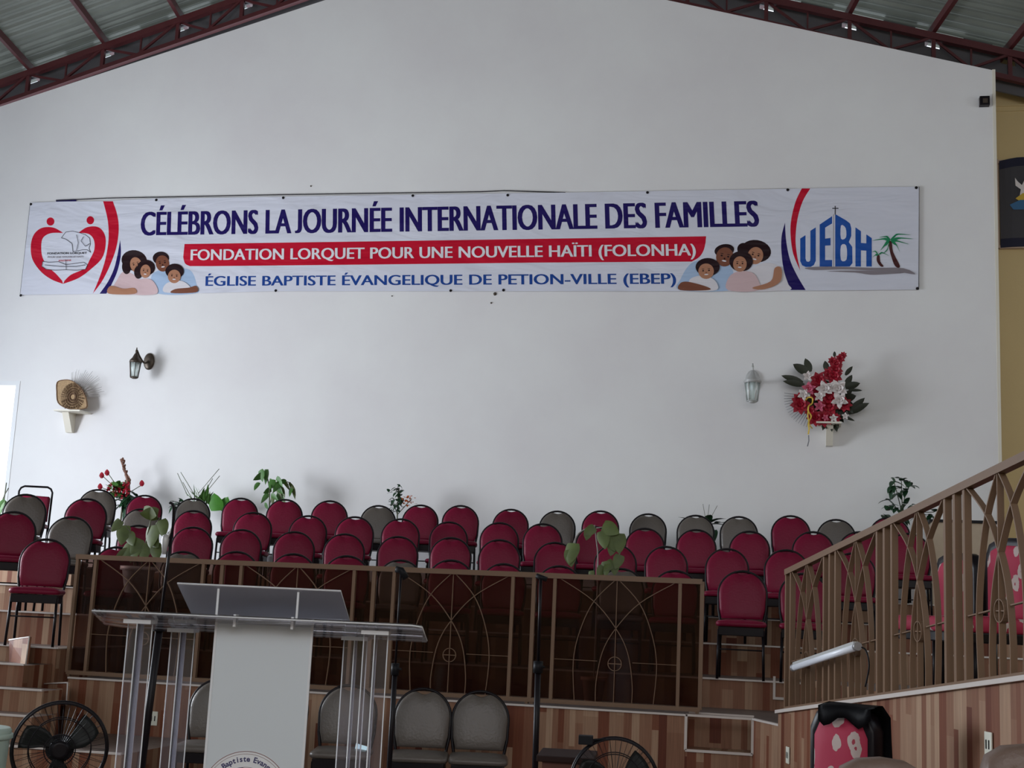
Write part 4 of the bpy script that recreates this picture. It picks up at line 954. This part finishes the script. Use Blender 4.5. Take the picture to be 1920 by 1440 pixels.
bm = bm_new(); tube(bm, [bp(1723, 350, -3), bp(1722.5, 543, -3)], .005, 6); loc_build('edge_cord', bm, BN, [INK['black']])
bm = bm_new(); tube(bm, [bp(57, 380, -3), bp(38, 553, -3)], .005, 6); loc_build('edge_cord', bm, BN, [INK['black']])
bm = bm_new(); poly_to(bm, [(105, 374.5), (143, 373), (143, 379), (105, 380)], -8); loc_build('blue_corner', bm, BN, [INK['navy']])
# dark nail marks near the banner
for px, py, r in ((928, 551, .022), (921, 568, .011), (735, 555, .008), (583, 349, .010)):
    bm = bm_new(); c = at(px, py, YW-.002); lathe(bm, [(r, .002), (r*.9, -.008), (r*.4, -.012)], 12, (0, 0, 0), axis='y'); o = build('wall_anchor', bm, M['brass']); o.location = c
    tag(o, {928: 'larger dark round anchor just below the banner middle', 921: 'small dark anchor below the larger one under the banner', 735: 'tiny dark anchor at the banner lower edge left of centre', 583: 'tiny dark anchor above the banner left part'}[px], 'wall anchor')
# ------------------------------------------------------------------ things on the white wall
# woven fan on a bracket
p = at(135, 742, YW-.16)
t = thing('wall_bracket', 'pale wooden wall bracket under the woven fan at the left', 'bracket', Vector((p.x, YW, 0)))
def lp(px, py, dy): q = at(px, py, YW+dy); return Vector((q.x-t.location.x, dy, q.z-t.location.z))
a, b = lp(103, 770, -.28), lp(168, 776, -.05)
bm = bm_new(); zt = lp(138, 772, -.15).z; box(bm, lp(112, 770, -.15).x, lp(160, 775, -.15).x, -.30, -.001, zt-.012, zt+.006); build('shelf', bm, M['ivory'], t)
bm = bm_new(); x0, x1 = lp(122, 790, -.1).x, lp(134, 790, -.1).x; zb2 = lp(128, 811, -.05).z
prism(bm, [(x0, -.001, zb2), (x0, -.06, zb2), (x0, -.20, zt-.012), (x0, -.001, zt-.012)], (x1-x0, 0, 0)); build('upright', bm, M['ivory'], t)
tf = thing('woven_fan', 'woven straw fan with thin grey palm sticks, on the left wall bracket', 'fan', Vector((t.location.x, YW-.15, zt+.006)))
def lf(px, py, dy): q = at(px, py, YW-.15+dy); return Vector((q.x-tf.location.x, dy, q.z-tf.location.z))
bm = bm_new(); OUT = [(124, 765), (109, 755), (106.5, 735), (107, 718), (116, 713), (132, 713), (146, 722), (157, 736), (162, 752), (161, 765), (140, 768)]
P = [lf(x, y, 0) for x, y in c2(OUT, True, 3)]; mz = min(p_.z for p_ in P)
for p_ in P: p_.z += max(0, .002-mz)
prism(bm, P, (0, .025, 0)); build('woven_body', bm, M['wicker'], tf)
c = lf(136, 744, -.006); bm = bm_new()
for i in range(69):
    a = R(-62+i*5.2+rnd.uniform(-2, 2)); 
    for rr in (.035, .07, .105, .14, .17):
        x, z = c.x+rr*math.cos(a)*.86, c.z+rr*math.sin(a)*.95
        if lf(108, 740, 0).x < x < lf(160, 740, 0).x and z > lf(130, 764, 0).z and (x-c.x)**2/(.175**2)+(z-c.z)**2/(.19**2) < .93:
            tube(bm, [Vector((x, -.002, z)), Vector((x+.026*math.cos(a), -.010, z+.026*math.sin(a)))], .0035, 4)
build('straw_weave', bm, mat('darker_straw', (.13, .07, .035), .7), tf)  # darker straw strokes, so the weave stands out from the body
bm = bm_new(); tube(bm, [p_+Vector((0, -.004, 0)) for p_ in P], .006, 6, closed=True); build('bound_rim', bm, mat('dark_straw', (.20, .11, .06), .7), tf)
bm = bm_new()
for i in range(23):
    a = R(105-i*4.6+rnd.uniform(-1.2, 1.2)); L = rnd.uniform(.33, .43)
    tube(bm, [c+Vector((.15*math.cos(a), .025, .15*math.sin(a))), c+Vector((L*math.cos(a), .06, L*math.sin(a)))], [.004, .0015], 4)
build('palm_sticks', bm, M['sticks'], tf)
# lantern sconces
def sconce(label, px, py, met, rz, sc):
    b = at(px, py, YW); t = thing('wall_lantern', label, 'wall lamp', Vector((b.x, YW, b.z)), 0, 'wall lantern sconces'); t.scale = (sc, sc, sc)
    bm = bm_new(); lathe(bm, [(.062, -.001), (.062, -.012), (.05, -.022), (.02, -.026)], 20, (0, 0, 0), axis='y')
    for v in bm.verts: v.co.z *= 1.5
    build('wall_plate', bm, M[met], t)
    dx = rz
    bm = bm_new(); tube(bm, catmull([(0, -.02, .0), (dx*.3, -.08, -.03), (dx*.7, -.15, .03), (dx, -.19, .09), (dx, -.19, .03)]), .010, 8); tube(bm, [(dx, -.19, .03), (dx, -.19, .115)], .006, 6); build('arm', bm, M[met], t)
    c = Vector((dx, -.19, 0))
    bm = bm_new(); lathe(bm, [(.012, .055), (.022, .045), (.045, .0), (.072, -.03), (.076, -.045), (.06, -.046)], 6, c); build('roof_cap', bm, M[met], t)
    g = bm_new(); lathe(g, [(.062, -.048), (.042, -.205)], 6, c); build('glass', g, M['lglass'], t)
    bm = bm_new()
    for k in range(6):
        a = 2*PI*k/6; tube(bm, [c+Vector((.066*math.cos(a), .066*math.sin(a), -.045)), c+Vector((.045*math.cos(a), .045*math.sin(a), -.21))], .004, 5)
    for r_, z in ((.066, -.048), (.045, -.208)): tube(bm, [c+Vector((r_*math.cos(2*PI*k/6), r_*math.sin(2*PI*k/6), z)) for k in range(6)], .005, 5, closed=True)
    lathe(bm, [(.045, -.215), (.02, -.225)], 6, c)
    build('cage', bm, M[met], t)
    bm = bm_new(); tube(bm, [c+Vector((0, 0, -.05)), c+Vector((0, 0, -.12))], .018, 10); build('bulb', bm, M['tube'], t)
sconce('dark bronze wall lantern beside the woven fan', 280, 678, 'brass', -.06, 1.22)
sconce('pale silver wall lantern left of the flower bouquet', 1411, 714, 'silver', .005, 1.4)
# bouquet on a bracket
t = thing('wall_bracket', 'pale wooden wall bracket under the red and white bouquet', 'bracket', Vector((at(1555, 790, YW).x, YW, 0)))
def lp(px, py, dy): q = at(px, py, YW+dy); return Vector((q.x-t.location.x, dy, q.z-t.location.z))
zt = lp(1555, 795, -.15).z
bm = bm_new(); box(bm, lp(1530, 790, -.15).x, lp(1577, 795, -.15).x, -.30, -.001, zt-.012, zt+.008); build('shelf', bm, M['ivory'], t)
bm = bm_new(); x0, x1 = lp(1549, 800, -.1).x, lp(1562, 800, -.1).x; z2 = lp(1555, 836, -.05).z
prism(bm, [(x0, -.001, z2), (x0, -.06, z2), (x0, -.2, zt-.012), (x0, -.001, zt-.012)], (x1-x0, 0, 0)); build('upright', bm, M['ivory'], t)
bo = thing('wall_bouquet', 'large red and white flower bouquet with dark leaves and gold ribbon on the right bracket', 'bouquet', Vector((t.location.x, YW-.15, zt+.008)))
def lb(px, py, dy=0): q = at(px, py, YW-.15+dy); return Vector((q.x-bo.location.x, dy, q.z-bo.location.z))
cz_ = lambda P: [(1360+x/6.4, 630+y/6.4) for x, y in P]
bm = bm_new(); lathe(bm, [(.05, 0), (.07, .06), (.06, .10)], 14, (-.02, 0, 0)); build('basket', bm, M['ivory'], bo)
cc = lb(1555, 755)
bm = bm_new()
for (x, y), dx, dz, L, w in ((( 950, 590), -1, .2, .26, .045), ((930, 560), -1, .35, .27, .045), ((1000, 450), -.8, .5, .22, .06), ((1020, 430), -.3, .8, .18, .05), ((1440, 620), 1, .35, .18, .05), ((1440, 600), .5, .9, .16, .04), ((1470, 930), .9, .5, .28, .05), ((1480, 930), .7, .75, .27, .05), ((1300, 900), .7, -.4, .18, .05),
   ((1480, 650), .9, .0, .16, .02), ((1400, 960), .8, -.3, .16, .02), ((1220, 420), -.2, 1, .13, .04), ((1440, 470), .6, .8, .14, .03), ((1310, 250), 0, 1, .07, .02), ((1060, 800), -.4, -.4, .16, .05), ((1180, 660), -.3, .4, .2, .06), ((1400, 760), .4, .1, .18, .06), ((1440, 720), .5, .5, .12, .03)):
    (q,) = cz_([(x, y)]); leaf(bm, lb(*q, -.02), (dx, -.2, dz), L, w, droop=.05, up=Vector((0, 1, .2)), seg=6)
for k in range(90):
    a = rnd.uniform(0, 2*PI); leaf(bm, cc+Vector((rnd.uniform(.02, .2)*math.cos(a), rnd.uniform(-.06, .08), rnd.uniform(.02, .22)*math.sin(a))), (math.cos(a), -.3, math.sin(a)), .12, .035, up=Vector((0, 1, .2)))
build('dark_leaves', bm, mat('olive_black_leaf', (.030, .036, .022), .5, var=.3), bo)
def bloom(bm, c, r, n=6, mi=0):
    for ring, (rr, el) in enumerate(((1, .25), (.7, .8), (.4, 1.6))):
        for k in range(n):
            a = 2*PI*(k+ring*.5)/n+c.x*9; leaf(bm, c, (math.cos(a), -el, math.sin(a)), r*rr, r*.33, droop=.05, up=Vector((0, 1, .01)), seg=3)
bm = bm_new()
for x, y, r in ((1300, 480, .07), (1320, 400, .06), (1330, 330, .05), (1380, 270, .04), (1290, 300, .04), (1120, 530, .07), (1240, 450, .05), (1250, 740, .09), (1240, 840, .08), (900, 820, .08), (890, 760, .06), (1080, 980, .07), (1180, 990, .07), (1100, 700, .06), (1430, 820, .06), (1330, 980, .04), (1060, 620, .05), (1415, 230, .03), (1230, 960, .05), (1020, 900, .05)):
    (q,) = cz_([(x, y)]); bm = bm_new(); bloom(bm, lb(*q, -.10), r*1.6, 8); build('red_flower', bm, M['red'], bo)

bm = bm_new()
for x, y, r in ((1000, 630, .06), (1130, 840, .05), (1200, 980, .03)):
    (q,) = cz_([(x, y)]); bm = bm_new(); bloom(bm, lb(*q, -.14), r*1.5, 5); build('pink_flower', bm, M['pink'], bo)

bm = bm_new()
for x, y, r in ((1190, 630, .08), (1350, 630, .09), (1130, 720, .055), (1370, 770, .08), (940, 700, .06), (1270, 610, .05), (990, 480, .05), (1300, 985, .04), (1440, 960, .035)):
    (q,) = cz_([(x, y)]); bm = bm_new(); bloom(bm, lb(*q, -.15), r*1.35, 5); build('white_flower', bm, M['wpetal'], bo)

bm = bm_new()
rib = [lb(*q, -.19) for q in cz_([(960, 770), (1000, 735), (1045, 750), (1040, 810), (1000, 840), (995, 900), (1030, 960), (1010, 1010), (995, 1060), (1005, 1110), (995, 1180)])]
strip(bm, catmull(rib, 3), .016, .003, Vector((.4, 1, 0))); strip(bm, catmull([lb(*q, -.17) for q in cz_([(1000, 850), (990, 950), (1010, 1060), (1045, 1110)])], 3), .012, .003, Vector((.4, 1, 0)))
build('gold_ribbon', bm, M['gold'], bo)
bm = bm_new(); tube(bm, [lb(*q, -.17) for q in cz_([(1000, 1190), (1002, 1260), (985, 1325)])], .006, 5)
for i in range(17):
    a = R(172+i*5.4); c0_ = lb(1530, 745, .03); tube(bm, [c0_+Vector((.10*math.cos(a), 0, .10*math.sin(a))), c0_+Vector((.37*math.cos(a), .02, .37*math.sin(a)))], [.005, .002], 4)
build('palm_sticks', bm, mat('slate_stick', (.20, .20, .22), .7), bo)
# little dark box camera at the wall's top right corner
p = at(1847, 190, YW-.04); bm = bm_new(); box(bm, -.065, .05, -.04, .039, -.06, .055, bev=.006); t = thing('wall_speaker', 'small dark box mounted near the top right corner of the white wall', 'speaker', p); build('housing', bm, M['black'], t)
bm = bm_new(); box(bm, -.03, .025, -.046, -.039, -.035, .02); build('front_grille', bm, M['brass'], t)
# framed cloth picture on the yellow wall
tl_, br_ = at(1866, 300, YY-.05), at(1990, 463, YY-.05)
t = thing('framed_picture', 'dark grey framed cloth picture with white and blue emblem on the yellow wall', 'picture', Vector(((tl_.x+br_.x)/2, YY-.001, (tl_.z+br_.z)/2)))
w, h = (br_.x-tl_.x)/2, (tl_.z-br_.z)/2
bm = bm_new(); n = 10
def wave(u): return .03*math.sin(u*PI*1.6-.6)
rows = []
for i in range(n+1):
    u = i/n; x = -w+.045+(2*w-.06)*u
    rows.append([bm.verts.new((x, -.055-.008*math.sin(u*9), z)) for z in (-h+wave(u)*.3, -h*.8+wave(u)*.3, h*.8+wave(u), h+wave(u))])
for a, b in zip(rows, rows[1:]):
    for k in range(3): bm.faces.new((a[k], b[k], b[k+1], a[k+1])).material_index = 0 if k == 1 else 1
bmesh.ops.solidify(bm, geom=bm.faces[:], thickness=-.01)
build('grey_cloth', bm, None, t, mats=[M['canvas'], M['navy']])
bm = bm_new(); box(bm, -w-.03, -w+.03, -.085, 0, -h-.01, h+.0); box(bm, w-.02, w+.03, -.05, 0, -h-.01, h); box(bm, -w-.03, w+.03, -.05, 0, h-.04, h-.0); box(bm, -w-.03, w+.03, -.05, 0, -h-.01, -h+.03); build('frame', bm, M['frame'], t)
def lq(px, py, k=0): q = at(px, py, YY-.068-.001*k); return Vector((q.x-t.location.x, -.068-.001*k, q.z-t.location.z))
bm = bm_new()
for P, mi in (([(1893, 384), (1912, 375), (1940, 374), (1945, 392), (1900, 393)], 2), ([(1904, 372), (1918, 362), (1935, 362), (1938, 374), (1912, 377)], 1), ([(1903, 333), (1908, 340), (1916, 347), (1922, 335), (1934, 330), (1930, 350), (1926, 364), (1912, 366), (1914, 355), (1904, 348)], 0)):
    f = bm.faces.new([bm.verts.new(lq(x, y, mi)) for x, y in P]); f.material_index = 2-mi if False else mi
bmesh.ops.recalc_face_normals(bm, faces=bm.faces[:])
build('emblem', bm, None, t, mats=[M['wpetal'], M['gold'], mat('emblem_blue', (.03, .12, .25), .6)])
# ------------------------------------------------------------------ lectern of clear acrylic with white front
FW = Vector((_f.x, _f.y, 0)).normalized(); RT = Vector((FW.y, -FW.x, 0))
b0 = atd(494, 1200, 5.12); LO = Vector((b0.x, b0.y, 0))
t = thing('lectern', 'clear acrylic lectern with a white front panel and round seal', 'lectern', LO, math.atan2(RT.y, RT.x))
inv = Matrix.Rotation(-math.atan2(RT.y, RT.x), 3, 'Z')
def ll(px, py, d): return inv @ (atd(px, py, d)-LO)
bm = bm_new(); pw = .183; zt = ll(494, 1172, 5.12).z
box(bm, -pw, pw, -.004, .004, .03, zt, bev=.002); build('front_panel', bm, M['frost'], t)
bm = bm_new(); box(bm, -pw-.006, -pw+.003, -.007, .007, .03, zt+.004); box(bm, pw-.003, pw+.006, -.007, .007, .03, zt+.004); build('panel_edge', bm, M['clearedge'], t)
# top tray, front edge higher
def slab(P, th, nm, m, bev=0):
    bm = bm_new(); prism(bm, P, (0, 0, -th)); bmesh.ops.recalc_face_normals(bm, faces=bm.faces[:]); return build(nm, bm, M[m], t)
A_, B_ = ll(173, 1139, 5.0), ll(788, 1173, 5.0); C_, D_ = ll(801, 1199, 5.4), ll(233, 1170, 5.4)
zn = (A_.z+B_.z)/2; zf = (C_.z+D_.z)/2
tray = [Vector((A_.x, A_.y, zn)), Vector((B_.x-.03, A_.y, zn)), Vector((B_.x+.005, A_.y+.03, zn-.004)), Vector((C_.x, C_.y-.02, zf)), Vector((C_.x-.02, C_.y, zf)), Vector((D_.x+.02, C_.y, zf)), Vector((D_.x-.06, C_.y-.06, zf+.01))]
slab(tray, .014, 'tray', 'acrylic')
bm = bm_new(); tube(bm, [v-Vector((0, 0, .007)) for v in tray], .0032, 5, closed=True); build('tray_edge', bm, M['clearedge'], t)
E1, E2, E3, E4 = ll(333, 1091, 5.05), ll(639, 1107, 5.05), ll(656, 1165, 5.3), ll(360, 1147, 5.3)
zb1 = (E1.z+E2.z)/2; zb3 = (E3.z+E4.z)/2
slab([Vector((E1.x, E1.y, zb1)), Vector((E2.x, E1.y, zb1)), Vector((E3.x, E3.y, zb3)), Vector((E4.x, E3.y, zb3))], .008, 'reading_board', 'board')
bm = bm_new(); tube(bm, [Vector((E1.x, E1.y, zb1-.004)), Vector((E2.x, E1.y, zb1-.004)), Vector((E3.x, E3.y, zb3-.004)), Vector((E4.x, E3.y, zb3-.004))], .0028, 5, closed=True); build('board_edge', bm, M['clearedge'], t)
for px in (410, 560):
    bm = bm_new(); g = ll(px, 1105, 5.07); box(bm, g.x-.004, g.x+.004, g.y-.004, g.y+.004, zn-.01, zb1-.012); build('bracket', bm, M['clearedge'], t)
for px in (441, 549):
    bm = bm_new(); g = ll(px, 1170, 5.07); box(bm, g.x-.005, g.x+.005, g.y-.02, g.y+.03, zt-.01, zn+.004); build('bracket', bm, M['clearedge'], t)
for px, py, d in ((265, 1152, 5.1), (345, 1168, 5.3), (668, 1187, 5.3), (706, 1176, 5.1)):
    g = ll(px, py, d); zz = zn-(g.y-A_.y)/(C_.y-A_.y)*(zn-zf)-.016
    bm = bm_new(); w_ = .046
    box(bm, g.x-w_, g.x+w_, g.y-.002, g.y+.002, .03, zz-.012); box(bm, g.x-.0015, g.x+.0015, g.y-w_, g.y+w_, .03, zz-.012); pl = build('pillar', bm, M['acrylic'], t)
    bm = bm_new()
    for sx, sy in ((-w_, 0), (w_, 0), (0, -w_), (0, w_)): tube(bm, [Vector((g.x+sx, g.y+sy, .03)), Vector((g.x+sx, g.y+sy, zz-.012))], .0026, 5)
    build('polished_edge', bm, M['clearedge'], pl)
    bm = bm_new()
    for a in ((-.052, .052, -.052, -.047), (-.052, .052, .047, .052), (-.052, -.046, -.047, .047), (.046, .052, -.047, .047), (-.003, .003, -.047, .047)):
        box(bm, g.x+a[0], g.x+a[1], g.y+a[2], g.y+a[3], zz-.016, zz-.001)
    build('cap_ring', bm, M['clearedge'], pl)
bm = bm_new(); box(bm, -.42, .42, -.06, .36, .0, .03, bev=.004); build('base_plate', bm, M['board'], t)
# seal with lettering round its rim
sc = ll(468, 1487, 5.12); sr_ = .168
bm = bm_new(); lathe(bm, [(sr_, -.0045), (sr_, -.0062)], 64, (sc.x, 0, sc.z), axis='y'); sl_ = build('round_seal', bm, M['white'], t)
bm = bm_new()
for r_, w_ in ((sr_*.985, .0022), (sr_*.93, .0012), (sr_*.64, .0012)): strip(bm, [Vector((sc.x+r_*math.cos(a), -.0066, sc.z+r_*math.sin(a))) for a in [2*PI*i/64 for i in range(64)]], w_, .0006, Vector((0, 1, 0)), closed=True)
build('seal_ring', bm, mat('seal_brown', (.16, .05, .05), .5), sl_)
bm = bm_new(); s = 'Eglise Baptiste Evangelique'; lo, hi = cap_height(.03); rr = sr_*.76; h = sr_*.125
def arc_text(s, a0, da, flip=1):
    for i, ch in enumerate(s):
        if ch == ' ': continue
        V, F = glyphs(ch, .03); xm = (min(v[0] for v in V)+max(v[0] for v in V))/2; k = h/(hi-lo)
        a = R(a0-da*i); rad = Vector((math.cos(a), 0, math.sin(a)))*flip; tan = Vector((math.sin(a), 0, -math.cos(a)))*flip
        vs = [bm.verts.new(Vector((sc.x, -.0068, sc.z))+rad*(rr*flip+(y-lo)*k)+tan*((x-xm)*k)) for x, y, q_ in V]
        for f in F: 
            try: bm.faces.new([vs[j] for j in f])
            except ValueError: pass
arc_text(s, 168, 5.7)
strip(bm, [Vector((sc.x-.02+.03*math.cos(a), -.0066, sc.z+.085+.02*math.sin(a))) for a in [R(20+15*i) for i in range(10)]], .002, .0006, Vector((0, 1, 0)))
for w_, hh in ((.055, .0), (.075, -.012)): strip(bm, [Vector((sc.x-w_, -.0066, sc.z+.035+hh)), Vector((sc.x, -.0066, sc.z+.075+hh)), Vector((sc.x+w_, -.0066, sc.z+.035+hh))], .003, .0006, Vector((0, 1, 0)))
build('seal_lettering', bm, mat('seal_navy', (.05, .05, .14), .5), sl_)
# ------------------------------------------------------------------ microphone stands
def mic_stand(label, top, mid, botpx, d, r0=.008, r1=.013, boom=None):
    P0 = atd(*top, d); t0 = atd(*botpx, d); t = thing('microphone_stand', label, 'microphone stand', Vector((t0.x, t0.y, 0)))
    o = t.location; Pm = atd(*mid, d); P0 = P0-o; Pm = Pm-o
    dr = (Pm-P0).normalized(); ft = P0+dr*((.03-P0.z)/dr.z)
    o2 = Vector((ft.x, ft.y, 0)); t.location = o+o2; P0 -= o2; Pm -= o2; ft -= o2
    bm = bm_new(); tube(bm, [P0, Pm], r0, 10); build('upper_pole', bm, M['black'], t)
    bm = bm_new(); tube(bm, [Pm, ft], r1, 10); build('lower_pole', bm, M['black'], t)
    bm = bm_new(); q = Pm; tube(bm, [q+Vector((0, 0, .035)), q-Vector((0, 0, .04))], r1*1.6, 12); tube(bm, [q, q+Vector((.045, -.01, 0))], .008, 8); build('clutch', bm, M['blackp'], t)
    for k in range(3):
        a = .5+k*2*PI/3; bm = bm_new(); tube(bm, [Vector((0, 0, .16)), Vector((.28*math.cos(a), .28*math.sin(a), .012))], .008, 8); build('leg', bm, M['black'], t)
    return t, P0
t, P0 = mic_stand('thin black microphone stand with a clip, right of the clear lectern', (752, 1075), (741, 1254), (728, 1440), 8.6, .007, .017)
bm = bm_new(); tube(bm, [P0+Vector((-.035, 0, .025)), P0+Vector((.0, 0, .02)), P0+Vector((.035, 0, -.03))], .022, 10); build('mic_clip', bm, M['blackp'], t)
t, P0 = mic_stand('black microphone stand before the right glazed bay', (1014, 1083), (1009, 1250), (1003, 1440), 8.6, .010, .020)
bm = bm_new(); tube(bm, [P0+Vector((-.03, 0, .012)), P0+Vector((.04, 0, -.01))], .016, 10); build('mic_clip', bm, M['blackp'], t)
t, P0 = mic_stand('black microphone stand with silver microphone, behind the lectern left pillars', (322, 1000), (300, 1170), (262, 1440), 7.4, .008, .021)
g = atd(325, 950, 7.4)-t.location
bm = bm_new(); tube(bm, catmull([P0, atd(324, 985, 7.4)-t.location, g, atd(318, 942, 7.4)-t.location]), .008, 8); build('boom_arm', bm, M['black'], t)
m0, m1 = atd(311, 1003, 7.4)-t.location, atd(308, 1038, 7.4)-t.location
bm = bm_new(); lathe(bm, [(.012, -.055), (.019, .0), (.021, .028), (.016, .05), (.004, .056)], 14, (m0+m1)/2); tube(bm, [(m0+m1)/2, P0+(g-P0)*.2], .006, 6); build('microphone', bm, M['silver'], t)
# ------------------------------------------------------------------ fans
def fan(label, px, py, d, rad, yaw, pivot=None):
    c = atd(px, py, d); yaw = math.atan2(-c.x, c.y); t = thing('pedestal_fan', label, 'fan', Vector((c.x, c.y, 0)), yaw); cz0 = c.z
    bm = bm_new(); lathe(bm, [(rad*.62, 0), (rad*.62, .02), (rad*.3, .045), (.02, .05)], 28); build('base', bm, M['blackp'], t)
    bm = bm_new(); tube(bm, [(0, .10, .03), (0, .10, cz0-.06)], .016, 12)
    build('pole', bm, M['black'], t)
    C0 = Vector((0, 0, cz0))
    bm = bm_new(); tube(bm, [C0+Vector((0, .03, 0)), C0+Vector((0, .17, 0))], [.07, .055], 18); build('motor_housing', bm, M['blackp'], t)
    bm = bm_new()
    for r_, y, w in ((rad, 0, .011), (rad*.985, -.03, .005), (rad*.985, .04, .005), (rad*.66, -.052, .003), (rad*.33, -.06, .003), (rad*.66, .055, .003)):
        tube(bm, [C0+Vector((r_*math.cos(a), y, r_*math.sin(a))) for a in [2*PI*k/48 for k in range(48)]], w, 6, closed=True)
    n = 44
    for k in range(n):
        a = 2*PI*k/n; u = Vector((math.cos(a), 0, math.sin(a)))
        tube(bm, [C0+u*rad, C0+u*rad*.93+Vector((0, -.04, 0)), C0+u*rad*.5+Vector((0, -.058, 0)), C0+u*.04+Vector((0, -.062, 0))], .0012, 4, cap=False)
        if k % 2 == 0: tube(bm, [C0+u*rad, C0+u*rad*.6+Vector((0, .055, 0)), C0+u*.07+Vector((0, .06, 0))], .0012, 4, cap=False)
    lathe(bm, [(.045, -.061), (.045, -.068), (.03, -.071)], 20, C0, axis='y'); build('wire_guard', bm, M['black'], t)
    for k in range(3):
        bm = bm_new(); a0 = R(25+120*k); rows = []
        for i in range(7):
            r_ = .05+(rad*.88-.05)*i/6; wd = R(34+10*math.sin(PI*i/6)); row_ = []
            for j in range(6):
                a = a0+wd*(j/5-.5)*(1.35-.35*i/6)+i*.05; row_.append(bm.verts.new(C0+Vector((r_*math.cos(a), -.015+.03*(j/5-.5), r_*math.sin(a)))))
            rows.append(row_)
        for a, b in zip(rows, rows[1:]):
            for j in range(5): bm.faces.new((a[j], a[j+1], b[j+1], b[j])).smooth = True
        bmesh.ops.solidify(bm, geom=bm.faces[:], thickness=.003); build('blade', bm, M['blade'], t)
    bm = bm_new(); lathe(bm, [(.05, .02), (.05, -.02), (.03, -.03)], 18, C0, axis='y'); build('hub', bm, M['blackp'], t)
    return t, C0
M['blade'] = mat('smoky_black_blade', (.022, .024, .022), .45)
fan('black pedestal fan at the bottom left before the wooden steps', 112, 1404, 6.6, .224, 0)
t, C0 = fan('black pedestal fan cut by the bottom edge, before the dark step', 1152, 1468, 6.9, .225, .12)
bm = bm_new(); q = inv @ Vector((0, 0, 0)); p = atd(1101, 1388, 6.9); rm = Matrix.Rotation(-t.rotation_euler.z, 3, 'Z') @ (p-t.location)
box(bm, rm.x-.045, rm.x+.03, rm.y-.02, rm.y+.04, rm.z-.022, rm.z+.024, bev=.004); tube(bm, [rm, C0+Vector((0, 0.02, .222))], .006, 6); build('control_box', bm, M['blackp'], t)
# low dark wooden table at the bottom
p0, p1 = atd(1012, 1409, 7.6), atd(1118, 1409, 7.6)
t = thing('side_table', 'dark reddish wooden table top cut by the bottom edge, beside the fan', 'table', Vector(((p0.x+p1.x)/2, (p0.y+p1.y)/2, 0)), .1); hw = (p1-p0).length/2; zt = p0.z
bm = bm_new(); box(bm, -hw, hw, -.22, .22, zt-.035, zt, bev=.005); build('tabletop', bm, M['copper'], t)
bm = bm_new(); box(bm, -hw+.03, hw-.03, -.19, .19, zt-.28, zt-.036); build('cabinet', bm, mat('red_brown_wood', (.10, .030, .016), .45, var=.2), t)
for sx in (-1, 1):
    for sy in (-1, 1):
        bm = bm_new(); box(bm, sx*(hw-.05)-.018, sx*(hw-.05)+.018, sy*.17-.018, sy*.17+.018, 0, zt-.281); build('leg', bm, M['copper'], t)
# ------------------------------------------------------------------ sockets, small card, mint bin
def socket(label, p, rz):
    t = thing('wall_socket', label, 'socket', p, rz, 'wall sockets'); bm = bm_new(); box(bm, -.036, .036, -.008, -.0005, -.055, .055, bev=.003); build('cover_plate', bm, M['socket'], t)
    for s in (-1, 1):
        bm = bm_new()
        box(bm, s*.014-.004, s*.014+.004, -.0105, -.0082, -.02, .02); build('slot', bm, M['blackp'], t)
q = at(288, 1347, 10.25); socket('ivory wall socket low on the platform front, behind the lectern pillars', q, 0)
def on_wall(px, py):                       # point on the sloping wall's face
    v = ray(px, py); P0_ = A0-hn*.063; o = Vector((0, 0, EYE)); s = (P0_-o).dot(hn)/v.dot(hn); return o+v*s
az = math.atan2(-hd.y, -hd.x)
rzw = math.atan2(hd.y, hd.x)
socket('ivory double socket on the sloping plank wall near the right edge', on_wall(1855, 1396), rzw)
socket('ivory socket low on the sloping plank wall beside the pink floral chair', on_wall(1478, 1416), rzw)
p = atd(676, 1409, 9.35); t = thing('pillar_glint', 'small bright pale blue card shape by a grey-brown chair seat', 'glint', p+Vector((0, 0, 0)), .3)
bm = bm_new(); prism(bm, [(-.045, -.01, -.03), (.035, -.01, -.045), (.045, .0, .035), (-.035, 0, .055)], (0, .003, 0)); build('sheet', bm, M['cyan'], t)  # glowing patch added for a bright refraction in the lectern's clear pillar
p = atd(2, 1366, 6.2); t = thing('plastic_bin', 'pale mint plastic container cut by the bottom left corner', 'bin', Vector((p.x-.14, p.y, 0)))
Hb = p.z
bm = bm_new(); lathe(bm, [(.13, 0), (.165, Hb-.04), (.17, Hb-.012), (.16, Hb)], 28); build('body', bm, M['mint'], t)
bm = bm_new(); lathe(bm, [(.173, Hb-.05), (.178, Hb-.045), (.178, Hb-.03), (.173, Hb-.025)], 28); build('rim', bm, M['mint'], t)
